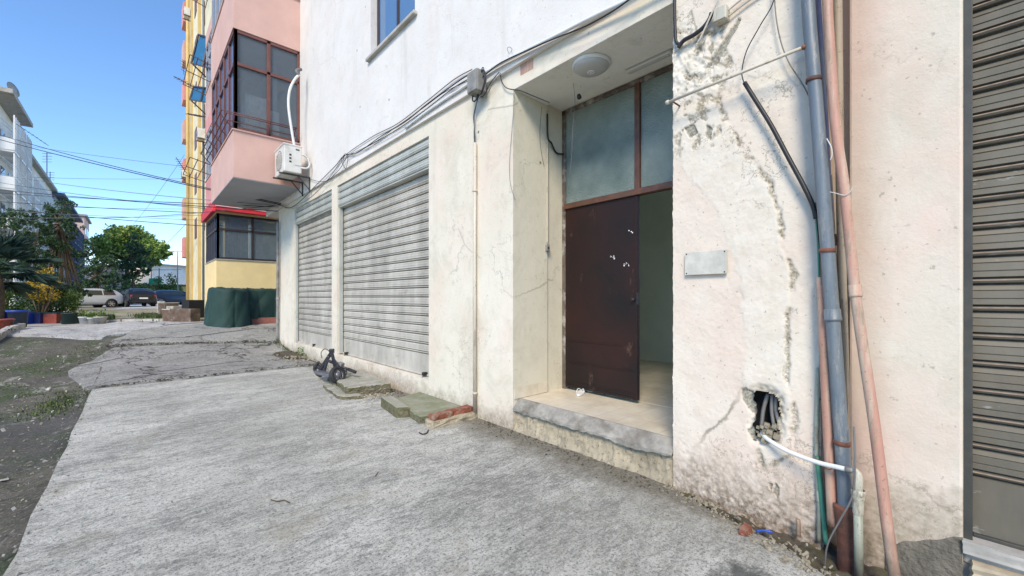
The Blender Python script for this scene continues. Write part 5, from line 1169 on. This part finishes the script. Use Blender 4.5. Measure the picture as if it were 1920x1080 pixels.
# darker tree before it
tree('dark_tree', gpt(248, 46), 7, 4, cl(214, 290, 436, 525, 46, 34, .62, 1.2, cone), 'leafdark', 'dark small-leaved tree standing in front of the umbrella pine', leaf=.15, per=110, tr=.13)
# tall dark conifer mass at left
tree('cypress', gpt(112, 24), 7, 5, cl(72, 158, 376, 575, 24, 75, .42, 1.0, lambda u, v: abs(u-.45) < .20+.36*v), 'leafdark', 'tall dark conifer before the left apartment row', leaf=.06, per=330, tr=.12)
tree('dark_tree', gpt(64, 22), 5, 3, cl(30, 95, 400, 540, 22, 32, .34, 1.0, ell), 'leafdark', 'loose dark tree between the fan palm and the tall conifer', leaf=.055, per=260, tr=.08)
tree('dark_tree', gpt(182, 33), 5, 2.5, cl(140, 222, 455, 560, 33, 38, .45, 1.0, ell), 'leafdark', 'dark spreading tree above the silver car', leaf=.085, per=260, tr=.12)
tree('dark_tree', gpt(12, 26), 5, 3, cl(-30, 55, 385, 520, 26, 34, .42, 1.0, ell), 'leafdark', 'dark tree behind the fan palm at the left edge', leaf=.07, per=240, tr=.08)
def bush(px0, px1, py0, py1, w_, n, r, mat, lab, leaf=.06, per=140, name='bush', group=None):
    base = gpt((px0+px1)/2, w_); t = thing(name, lab, 'bush', base, group)
    mb = MB(); C_ = cl(px0, px1, py0, py1, w_, n, r, r*2, ell)
    for c, _ in C_[:10]: mb.tube([base, c], .02, 5)
    mb.build('stem', 'bark', t); mb = MB()
    for c, rr in C_: leafy(mb, c, rr, per, leaf)
    mb.build('foliage', mat, t); return t
bush(225, 275, 520, 572, 50, 14, .8, 'leafmid', 'green bush left behind the black hatchback', .16, 120)
bush(190, 240, 515, 575, 40, 16, .6, 'leafdark', 'dark rounded bush between the silver car and the black hatchback', .12, 140)
bush(285, 340, 520, 562, 62, 22, .8, 'leafmid', 'grey-green bush hiding the far yellow garage', .16, 110)
bush(40, 112, 508, 562, 14.6, 20, .20, 'leafyellow', 'yellow flowering bush beside the fan palm', .035, 110)
bush(20, 120, 520, 600, 15.5, 34, .27, 'leafdark', 'low dark hedge behind the plant tubs', .045, 190)
bush(70, 150, 545, 600, 15.8, 24, .22, 'leafmid', 'mid green shrub in front of the silver car', .04, 150)
bush(-30, 40, 545, 605, 13.5, 18, .25, 'leafmid', 'low shrub beneath the fan palm', .05, 150)
tuft('grass', lambda: gpt(random.uniform(140, 215), random.uniform(14.6, 17)), 1800, .24, 'grass', 'rough grass behind the white pots', w=.012)
tuft('grass', lambda: gpt(random.gauss(283, 14), random.gauss(16.6, 1.2)), 1500, .16, 'grass', 'grass patch left of the brown planters', w=.014)
tuft('grass', lambda: gpt(random.uniform(200, 232), random.uniform(34, 48)), 1200, .5, 'grass', 'grass verge beside the black hatchback', w=.05)
# fan palm
pc = atW(-8, 512, 12.2); FP = thing('fan_palm', 'dark spiky fan palm at the left edge', 'palm', (pc.x, pc.y, gz(pc.x, pc.y)))
MB().tube([(pc.x, pc.y, gz(pc.x, pc.y)-.1), (pc.x+.03, pc.y, pc.z-.6), tuple(pc)], [.16, .15, .12], 10).build('trunk', 'bark', FP)
mb = MB(); st = MB()
for k in range(46):
    az = random.uniform(0, 2*PI); el = random.uniform(-.5, 1.35); d = Vector((math.cos(az)*math.cos(el), math.sin(az)*math.cos(el), math.sin(el))); L = random.uniform(.55, .85)
    tip = pc+d*L; st.tube([pc, pc+d*L*.6, tip], [.014, .011, .008], 5)
    s = d.cross(Vector((0, 0, 1))).normalized(); u = s.cross(d); fan = random.uniform(.55, .85)
    for j in range(26):
        a = lerp(-1.35, 1.35, j/25); e = (d*math.cos(a)+s*math.sin(a)).normalized(); ll = fan*(.75+.25*math.cos(a)); q = tip+e*ll*.6; r_ = tip+e*ll+Vector((0, 0, -.22*ll*random.uniform(.2, 1.3)))
        wv = e.cross(u).normalized()*.017; mb.add([tip-wv*.3, tip+wv*.3, q+wv, r_, q-wv], [(0, 1, 2, 3, 4)])
st.build('leaf_stalk', 'leafdark', FP); mb.build('frond', 'frond', FP)
# ------------------------------------------------------------------ tubs and pots at left
def tub(name, px, w_, r0, r1, h, mat, lab, cat, group=None, plant=None, rimm=None, n=18):
    p = gpt(px, w_); t = thing(name, lab, cat, p, group)
    MB().lathe([(0, 0), (r0, 0), (r1, h), (r1*1.08, h), (r1*1.08, h+.03), (r1*.92, h+.03), (r1*.9, h*.8), (0, h*.8)], p, (0, 0, 1), n).build('pot_body', mat, t)
    MB().lathe([(0, .01), (r1*.88, .0)], p+Vector((0, 0, h*.84)), (0, 0, 1), n).build('soil', 'soil', t)
    if rimm: MB().lathe([(r1*1.09, h-.02), (r1*1.14, h-.01), (r1*1.14, h+.035), (r1*1.0, h+.036)], p, (0, 0, 1), n).build('rim', rimm, t)
    if plant: mb = MB(); leafy(mb, p+Vector((0, 0, h+.12)), plant, 120, .035, 1); mb.build('plant', 'leafmid', t)
M['bluetub'] = plain('blue_tub', (.012, .05, .30), .5, .2, 5); M['navy'] = plain('navy_tub', (.015, .02, .10), .5, .2, 5); M['binm'] = plain('dark_bin', (.03, .045, .07), .5, .25, 5)
M['redtub'] = plain('red_tub', (.38, .07, .04), .6, .3, 9, dirt=(.1, .05, .05)); M['dgreen'] = plain('dark_green_tub', (.015, .045, .04), .6, .3, 5); M['whitepot'] = plain('white_pot', (.66, .66, .66), .6, .12, 9, dirt=(.4, .4, .38))
tub('plant_tub', 34, 11.2, .15, .19, .46, 'binm', 'dark grey bin at the end of the planting bed', 'bin', rimm='bluetub')
boxthing('plant_crate', 33, 12.6, .26, .22, .42, 'bluetub', 'bright blue crate behind the dark grey bin', 'crate', -.7, False)
boxthing('plant_crate', 72, 13.0, .28, .22, .34, 'navy', 'navy blue crate between the bin and the red tub', 'crate', -.7, 'binm')
boxthing('plant_crate', 104, 13.1, .25, .22, .34, 'redtub', 'dull red crate right of the navy crate', 'crate', -.7, 'dgreen')
tub('plant_tub', 134, 13.0, .22, .22, .34, 'dgreen', 'dark green round tub before the white pots', 'tub')
tub('flower_pot', 158, 12.9, .09, .13, .22, 'whitepot', 'white flower pot leftmost of the three', 'pot', 'white flower pots by the kerb', .14)
tub('flower_pot', 172, 12.9, .07, .10, .19, 'whitepot', 'small white flower pot in the middle of the three', 'pot', 'white flower pots by the kerb', .10)
tub('flower_pot', 189, 12.9, .10, .15, .22, 'stone', 'greyish flower pot rightmost of the three', 'pot', 'white flower pots by the kerb', .17)
tub('plant_tub', 6, 10.4, .13, .18, .28, 'redtub', 'terracotta pot at the left edge of the photo', 'pot')
kb = [tuple(gpt(-40, 8.6))[:2], tuple(gpt(-5, 9.3))[:2], tuple(gpt(42, 10.9))[:2]]
o = kerbrow(kb, .12, .16, 'bed_edging', 'stone'); tag(o, 'pale stone edging of the planting bed at the left', 'edging'); 
wl = kerbrow([tuple(gpt(20, 17.2))[:2], tuple(gpt(128, 17.6))[:2]], .12, .42, 'low_wall', 'whitepot'); tag(wl, 'low white garden wall behind the tubs', 'wall')
mb = MB()
for _ in range(60): p = gpt(random.uniform(-60, 25), random.uniform(9.4, 11.5)); leafy(mb, p+Vector((0, 0, .06)), .12, 14, .03, 1)
tag(mb.build('ground_cover', 'leafdark'), 'dark ground cover plants in the bed at the left edge', 'plants', kind='stuff')
# ------------------------------------------------------------------ cars
M['silver'] = plain('silver_paint', (.74, .75, .78), .28, .05, 2, 0, metal=.15); M['carblack'] = plain('black_paint', (.012, .014, .022), .15, .05, 2, 0); M['carblue'] = plain('blue_paint', (.018, .035, .08), .2, .05, 2, 0)
M['tail'] = plain('tail_light', (.45, .02, .02), .2, .05); M['autoglass'] = glass('car_glass', (.03, .045, .05), .03); M['chrome'] = plain('alloy', (.55, .55, .57), .25, .05, 5, metal=.8)
def car(name, label, loc, rotz, paint, L=4.5, Wd=.87, Hh=1.47, wagon=True, plate=True):
    t = thing(name, label, 'car', (0, 0, 0))
    # stations: x, z_bottom, z_belt, z_top, half width factor (rear at -L/2, front at +L/2)
    h = L/2; be = .90
    if wagon: S = [(-h, .38, .80, .80, .86), (-h+.06, .28, .92, .93, .95), (-h+.16, .24, .95, 1.05, .98), (-h+.42, .22, .95, Hh-.10, 1), (-h+.75, .22, .95, Hh-.01, 1), (-.6, .2, .93, Hh, 1), (.25, .2, .92, Hh-.02, 1), (.62, .2, .92, Hh-.10, 1), (1.32, .2, .91, .95, .99), (1.45, .2, .90, .915, .985), (h-.25, .22, .76, .77, .93), (h-.05, .26, .62, .63, .84), (h, .34, .5, .51, .78)]
    else: S = [(-h, .40, .78, .78, .84), (-h+.07, .28, .95, .96, .94), (-h+.2, .24, .97, 1.02, .98), (-h+.68, .22, .96, Hh-.08, 1), (-h+.95, .22, .95, Hh-.01, 1), (-.4, .2, .94, Hh, 1), (.3, .2, .93, Hh-.03, 1), (.6, .2, .93, Hh-.11, 1), (1.25, .2, .93, .97, .99), (1.4, .2, .92, .935, .98), (h-.25, .22, .78, .79, .92), (h-.05, .26, .62, .63, .84), (h, .34, .5, .51, .78)]
    V = []; tops = []
    for x, zb, zt_, zz2, k in S:
        w_ = Wd*k; g = (zz2-zt_); wt = w_*(1-.26*min(1, g/.5)); V += [(x, 0, zb)]
        P = [(w_*.9, zb), (w_, zb+.16), (w_*1.0, (zb+zt_)/2), (w_*.97, zt_), (lerp(w_*.95, wt, .5), zt_+g*.5), (wt, zt_+g*.88), (wt*.8, zz2), (0, zz2+.02*min(1, g*3))]
        V.pop(); V += [(x, p[0], p[1]) for p in P]+[(x, -p[0], p[1]) for p in P[-2::-1]]
    m = 15; F = [(i*m+k, i*m+k+1, (i+1)*m+k+1, (i+1)*m+k) for i in range(len(S)-1) for k in range(m-1)]+[(i*m+m-1, i*m, (i+1)*m, (i+1)*m+m-1) for i in range(len(S)-1)]+[tuple(range(m)), tuple(range((len(S)-1)*m, len(S)*m))]
    o = MB().add(V, F, True).build('body', paint, t); md = o.modifiers.new('s', 'SUBSURF'); md.levels = md.render_levels = 1
    def side(y, zb, z): # half width at height
        return None
    def sw(x, z):
        for a, b in zip(S, S[1:]):
            if a[0] <= x <= b[0]:
                u = (x-a[0])/(b[0]-a[0]); zt_ = lerp(a[2], b[2], u); zz2 = lerp(a[3], b[3], u); k = lerp(a[4], b[4], u); g = zz2-zt_; v = max(0, min(1, (z-zt_)/max(g, .01))); w_ = Wd*k
                return lerp(w_*.97, w_*(1-.26*min(1, g/.5)), min(1, v/.88))
    wins = ([(-h+.55, -.95), (-.88, .02), (.09, .92)] if wagon else [(-h+.95, -.42), (-.35, .25), (.32, .92)])
    for s in (-1, 1):
        for a, b in wins:
            zb = .97; zt_ = Hh-.14; q = []
            for x, z in ((a, zb), (b, zb), (min(b, .62+(.3 if b > .6 else 0)) if b < .6 else .50, zt_), (a+(.10 if a < -1 else 0), zt_)): q.append((x, s*(sw(x, z)+.006), z))
            q = [Vector(p) for p in q]; MB().add(q+[p-Vector((0, s*.02, 0)) for p in q], [(0, 1, 2, 3), (4, 7, 6, 5), (0, 4, 5, 1), (1, 5, 6, 2), (2, 6, 7, 3), (3, 7, 4, 0)]).build('side_window', 'autoglass', t)
        mb = MB(); mb.box((.62, s*(Wd+.02), .95), (.80, s*(Wd+.18), 1.07)); mb.build('mirror', paint, t, bevel=.03)
        for xx in (-h+.85, h-.85):
            c = (xx, s*(Wd-.10), .31); q = MB().lathe([(0, -.1), (.31, -.1), (.315, .02), (.31, .11), (.22, .115), (.21, .09)], c, (0, s, 0), 22).build('tyre', 'tyre', t)
            mb = MB()
            for k in range(6): a = k*PI/3; mb.bar((c[0], c[1]+s*.10, .31), (c[0]+.2*math.cos(a), c[1]+s*.10, .31+.2*math.sin(a)), .05, .02, (0, 1, 0))
            mb.lathe([(.19, .09), (.215, .1), (.215, .112), (.19, .105)], c, (0, s, 0), 18); mb.build('rim', 'chrome', q)
            MB().lathe([(0, .0), (.375, .0), (.375, .065), (.0, .066)], (xx, s*(Wd-.06), .33), (0, s, 0), 22).build('wheel_arch', 'black', t)
        mb = MB(); mb.box((-h+.03, s*.66, .78), (-h+.14, s*.80, .92)); mb.build('tail_light', 'tail', t, bevel=.02)
        mb = MB(); mb.box((h-.16, s*.5, .55), (h-.02, s*.72, .68)); mb.build('headlight', 'whitep', t, bevel=.02)
    mb = MB(); x0, z0_, x1, z1_ = (-h+.17, 1.02, -h+.44, Hh-.13) if wagon else (-h+.22, 1.02, -h+.66, Hh-.12)
    mb.add([(x0-.02, -.62, z0_), (x0-.02, .62, z0_), (x1-.03, .52, z1_), (x1-.03, -.52, z1_)]+[(x0+.03, -.62, z0_), (x0+.03, .62, z0_), (x1+.02, .52, z1_), (x1+.02, -.52, z1_)], [(0, 1, 2, 3), (4, 7, 6, 5), (0, 4, 5, 1), (1, 5, 6, 2), (2, 6, 7, 3), (3, 7, 4, 0)]); mb.build('rear_window', 'autoglass', t)
    mb = MB(); mb.add([(1.30, -.70, .97), (1.30, .70, .97), (.68, .56, Hh-.12), (.68, -.56, Hh-.12)], [(0, 1, 2, 3)]); V = mb.v; mb.v = [p+Vector((.03, 0, .02)) for p in V]; mb.build('windscreen', 'autoglass', t)
    if plate: mb = MB(); mb.box((-h-.02, -.26, .60), (-h+.06, .26, .71)); mb.build('number_plate', 'whitep', t)
    mb = MB(); mb.box((-h-.02, -Wd*.8, .36), (-h+.1, Wd*.8, .46)); mb.build('bumper', 'black', t, bevel=.02)
    t.location = loc; t.rotation_euler.z = rotz; return t
c0 = gpt(152, 31); car('parked_car', 'silver estate car parked behind the shrubs, seen from its side', c0+Vector((0, 0, .03)), PI+.50, 'silver')
c1 = gpt(255, 34); car('parked_car', 'black hatchback seen from behind on the sunlit road', c1+Vector((0, 0, .04)), PI/2+.22, 'carblack', 4.1, .88, 1.45, False)
c2 = gpt(322, 40); car('parked_car', 'dark blue car half hidden behind the crates at the yellow building', c2+Vector((0, 0, .04)), .35, 'carblue', 4.1, .86, 1.42, False)
# ------------------------------------------------------------------ left apartment row
M['farwhite'] = plain('far_white_render', (.90, .86, .80), .85, .1, .6, .1, dirt=(.74, .66, .56)); M['farshade'] = plain('far_grey_shade_render', (.30, .34, .42), .85, .1, .6); M['farpink'] = plain('far_pink_render', (.66, .46, .38), .85, .1, .6); M['roofdark'] = plain('dark_roof_edge', (.10, .13, .20), .7)  # far shade: the farthest block's shadow side put into its colour
def block(y0, y1, X, H, mat, lab, eave=.8, eavem='stone', fl=3.1, bays_=6, bal_=True, frame='whitep'):
    t = thing('apartment_building', lab, 'building', (X, (y0+y1)/2, .6), 'apartment row along the left of the yard')
    MB().box((X-9, y0, .3), (X, y1, H)).build('wall', mat, t)
    MB().box((X-9.2, y0-.3, H), (X+eave, y1+.3, H+.35)).build('roof', eavem, t)
    n = int((H-1)/fl); dy = (y1-y0)/bays_
    for k in range(n):
        z = .8+k*fl
        for j in range(bays_):
            a = y0+dy*(j+.16); b = y0+dy*(j+.84)
            wf = MB(); wf.box((X+.001, a+.2, z+.9), (X+.04, b-.2, z+2.4)); f = wf.build('window', 'autoglass', t)
            if bal_:
                wf = MB(); wf.box((X+.002, a, z-.1), (X+1.2, b, z+.05))
                for q in range(4): y = lerp(a, b, q/3); wf.bar((X+1.17, y, z+.05), (X+1.17, y, z+2.9), .09)
                wf.box((X+.01, b-.05, z+.05), (X+1.2, b+.05, z+1.0)); wf.box((X+.01, a-.05, z+.05), (X+1.2, a+.05, z+1.0)); wf.bar((X+.1, a, z+2.9), (X+1.17, b, z+1.9), .05); wf.bar((X+1.17, a, z+.95), (X+1.17, b, z+.95), .07); wf.bar((X+1.17, a, z+2.0), (X+1.17, b, z+2.0), .06)
                for q in range(9): y = lerp(a, b, q/8); wf.bar((X+1.17, y, z+.05), (X+1.17, y, z+.95), .035)
                wf.build('balcony', frame, t)
    return t
block(51.5, 60, -8.3, 17.6, 'farwhite', 'tall cream apartment block nearest on the left, its eave jutting out', 1.2, 'stone', bays_=3)
block(60.1, 84, -8.2, 15.8, 'farwhite', 'white balconied apartment block in the middle of the left row', .5, bays_=7)
block(84.2, 112, -8.0, 15.4, 'farshade', 'apartment block farthest in the left row, its shade coloured bluish grey', 1.0, 'roofdark', bays_=6, frame='roofdark')
block(118, 130, -7.2, 17.5, 'farpink', 'narrow pinkish tower past the end of the left row', .4, bays_=3, bal_=False)
p = atW(30, 232, 34); q = atW(-10, 205, 33); antenna(p, p-q, 2.2, 'aerial jutting from the left apartment roof')
def mast(px, py0, py1, w_, lab):
    a = atW(px, py0, w_); b = atW(px, py1, w_); t = thing('roof_aerial', lab, 'antenna', a); MB().bar(a, b, .12).build('mast', 'roofdark', t); g = MB()
    for k in range(4): c = a.lerp(b, .6+.12*k); g.bar(c-RT*.8, c+RT*.8, .06)
    g.build('element', 'roofdark', t)
mast(88, 330, 286, 72, 'roof aerial on the middle of the left row'); mast(94, 360, 322, 80, 'shorter roof aerial farther along the left row')
dsh = atW(20, 168, 36); t = thing('satellite_dish', 'small satellite dish under the jutting left eave', 'satellite dish', dsh); MB().lathe([(.0, .0), (.35, .05), (.6, .16), (.62, .18), (.35, .09), (.0, .04)], dsh, (.8, -.4, .2), 18).build('dish', 'stone', t); MB().bar(dsh, dsh+Vector((-.6, .3, -.3)), .06).build('arm', 'frameD', t)
# far low things at the end of the street
t = thing('low_garage', 'low yellow garage with brown roof at the end of the street', 'building', gpt(300, 70)); a = gpt(258, 70); b_ = gpt(340, 70)
u = (b_-a).normalized(); nrm = Vector((-u.y, u.x, 0)); c = (a+b_)/2
MB().obox(c+nrm*2+Vector((0, 0, 1.3)), u*(b_-a).length/2, nrm*2, Vector((0, 0, 1.35))).build('wall', 'ochre', t); MB().obox(c+nrm*2+Vector((0, 0, 2.8)), u*((b_-a).length/2+.3), nrm*2.4, Vector((0, 0, .14))).build('roof', 'planter', t)
MB().obox(c-nrm*.02+Vector((0, 0, 1.0)), u*1.3, nrm*.03, Vector((0, 0, 1.0))).build('garage_door', 'farshade', t)
t = thing('green_kiosk', 'bright green box on poles above the yellow garage', 'structure on roof', gpt(291, 74)); M['emerald'] = plain('emerald_sheet', (.01, .34, .24), .6)
g0 = atW(291, 530, 74); MB().obox(g0, RT*.7, FW*.5, Vector((0, 0, .75))).build('sheet', 'emerald', t); g = MB()
for s in (-1, 1): g.bar(g0+RT*.7*s+Vector((0, 0, -2)), g0+RT*.7*s+Vector((0, 0, 2.6)), .12)
g.build('pole', 'darkframe', t)
a = gpt(333, 60); lp = thing('street_lamp', 'distant slim street lamp at the end of the road', 'street lamp', a)
MB().tube([a, a+Vector((0, 0, 7.4))], [.09, .05], 8).build('pole', 'rail', lp); MB().bar(a+Vector((0, 0, 7.4))-RT*.9, a+Vector((0, 0, 7.4))+RT*.9, .07).build('arm', 'rail', lp)
for s in (-1, 1): MB().obox(a+Vector((0, 0, 7.36))+RT*.9*s, RT*.3, FW*.12, Vector((0, 0, .06))).build('lamp_head', 'stone', lp, bevel=.02)
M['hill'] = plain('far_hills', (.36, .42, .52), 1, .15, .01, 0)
V = []; nn = 60
for i in range(nn+1):
    px = lerp(-200, 520, i/nn); d = ray(px, HY); d.z = 0
    for k, (dist, hh) in enumerate(((700, 0), (860, 18), (1000, 38+16*noise.noise(Vector((i*.25, 0, 0)))), (1200, 0))): V.append((d.x*dist, d.y*dist, hh))
F = [(i*4+k, i*4+k+1, i*4+5+k, i*4+4+k) for i in range(nn) for k in range(3)]
struct(MB().add(V, F, True).build('hills', 'hill', bevel=-1))
# pale house among the far trees
t = thing('pale_house', 'pale house glimpsed between the far trees', 'building', gpt(235, 85)); a = gpt(150, 95); b_ = gpt(285, 88); u = (b_-a).normalized(); nrm = Vector((-u.y, u.x, 0)); c = (a+b_)/2
MB().obox(c+nrm*4+Vector((0, 0, 4)), u*(b_-a).length/2, nrm*4, Vector((0, 0, 3.6))).build('wall', 'farwhite', t); MB().obox(c+nrm*4+Vector((0, 0, 7.8)), u*((b_-a).length/2+.4), nrm*4.4, Vector((0, 0, .2))).build('roof', 'stone', t)
for k in range(5):
    f = c+u*(-6+3*k)-nrm*.03; MB().obox(f+Vector((0, 0, 3.2)), u*.6, nrm*.04, Vector((0, 0, .8))).build('window', 'autoglass', t)
# ------------------------------------------------------------------ overhead cables
anc = Vector((2.62, 12.2, 0)); anc = atX(527, 384, 2.70)
def ohc(a, b, sag, r, mat, lab):
    a, b = Vector(a), Vector(b); pts = [a.lerp(b, k/24)-Vector((0, 0, sag*4*(k/24)*(1-k/24))) for k in range(25)]
    tag(MB().tube(pts, r, 6).build('overhead_cable', mat), lab, 'cable', 'cables strung across the yard')
W0 = 20.
ohc(anc, atW(-300, 165, 22), .35, .014, 'black', 'topmost heavy black cable sagging across the yard')
ohc(anc+Vector((0, 0, .03)), atW(-300, 140, 21), .5, .012, 'black', 'heavy black cable just above the topmost sagging one')
ohc(atX(520, 396, 2.75), atW(-300, 318, 20), .18, .012, 'black', 'taut black cable crossing at the height of the red awning')
ohc(atY(522, 405, 15.6), atW(-300, 352, 20), .15, .012, 'black', 'black cable crossing just below the taut one')
ohc(atY(520, 432, 15.6), atW(-300, 350, 18), .22, .013, 'black', 'lowest black cable crossing the dark veranda window')
ohc(atY(515, 418, 15.6), atW(-300, 375, 22), .1, .008, 'greycab', 'thin grey cable crossing the red awning')
ohc(anc+Vector((0, 0, -.02)), atW(-300, 250, 24), .6, .009, 'greycab', 'grey cable sagging between the heavy cables and the taut ones')
ohc(atX(522, 388, 2.8), atW(-300, 338, 20), .12, .009, 'black', 'thinner black cable parallel to the taut one')
ohc(atY(518, 398, 15.6), atW(-300, 395, 24), .3, .008, 'greycab', 'thin grey cable dipping toward the left trees')
ohc(atW(346, 335, 34), atW(-200, 312, 50), .5, .014, 'greycab', 'faint grey cable level with the middle of the left row')
ohc(anc, atW(60, 395, 40), .5, .009, 'black', 'thin black cable running away to the left row')
ohc(atW(395, 392, 14.3), atW(-200, 300, 26), .3, .010, 'black', 'black cable leaving the awning corner')
ohc(atW(346, 312, 34), atW(-200, 225, 60), .5, .02, 'bluepipe', 'thin blue distant cable meeting the yellow building')
ohc(atW(346, 380, 34), atW(-200, 340, 60), .4, .018, 'bluepipe', 'lower thin blue distant cable meeting the yellow building')
ohc(atW(344, 392, 36), atW(-200, 372, 60), .3, .016, 'bluepipe', 'lowest thin blue distant cable meeting the yellow building')
ohc(atW(346, 290, 38), atW(200, 470, 60), .8, .015, 'greycab', 'faint cable slanting down towards the umbrella pine')
ohc(atW(348, 420, 36), atW(285, 480, 74), .2, .02, 'greycab', 'faint cable slanting down to the far street')
ohc(atW(340, 505, 42), atW(240, 504, 60), .1, .03, 'greycab', 'level far cable beneath the umbrella pine')
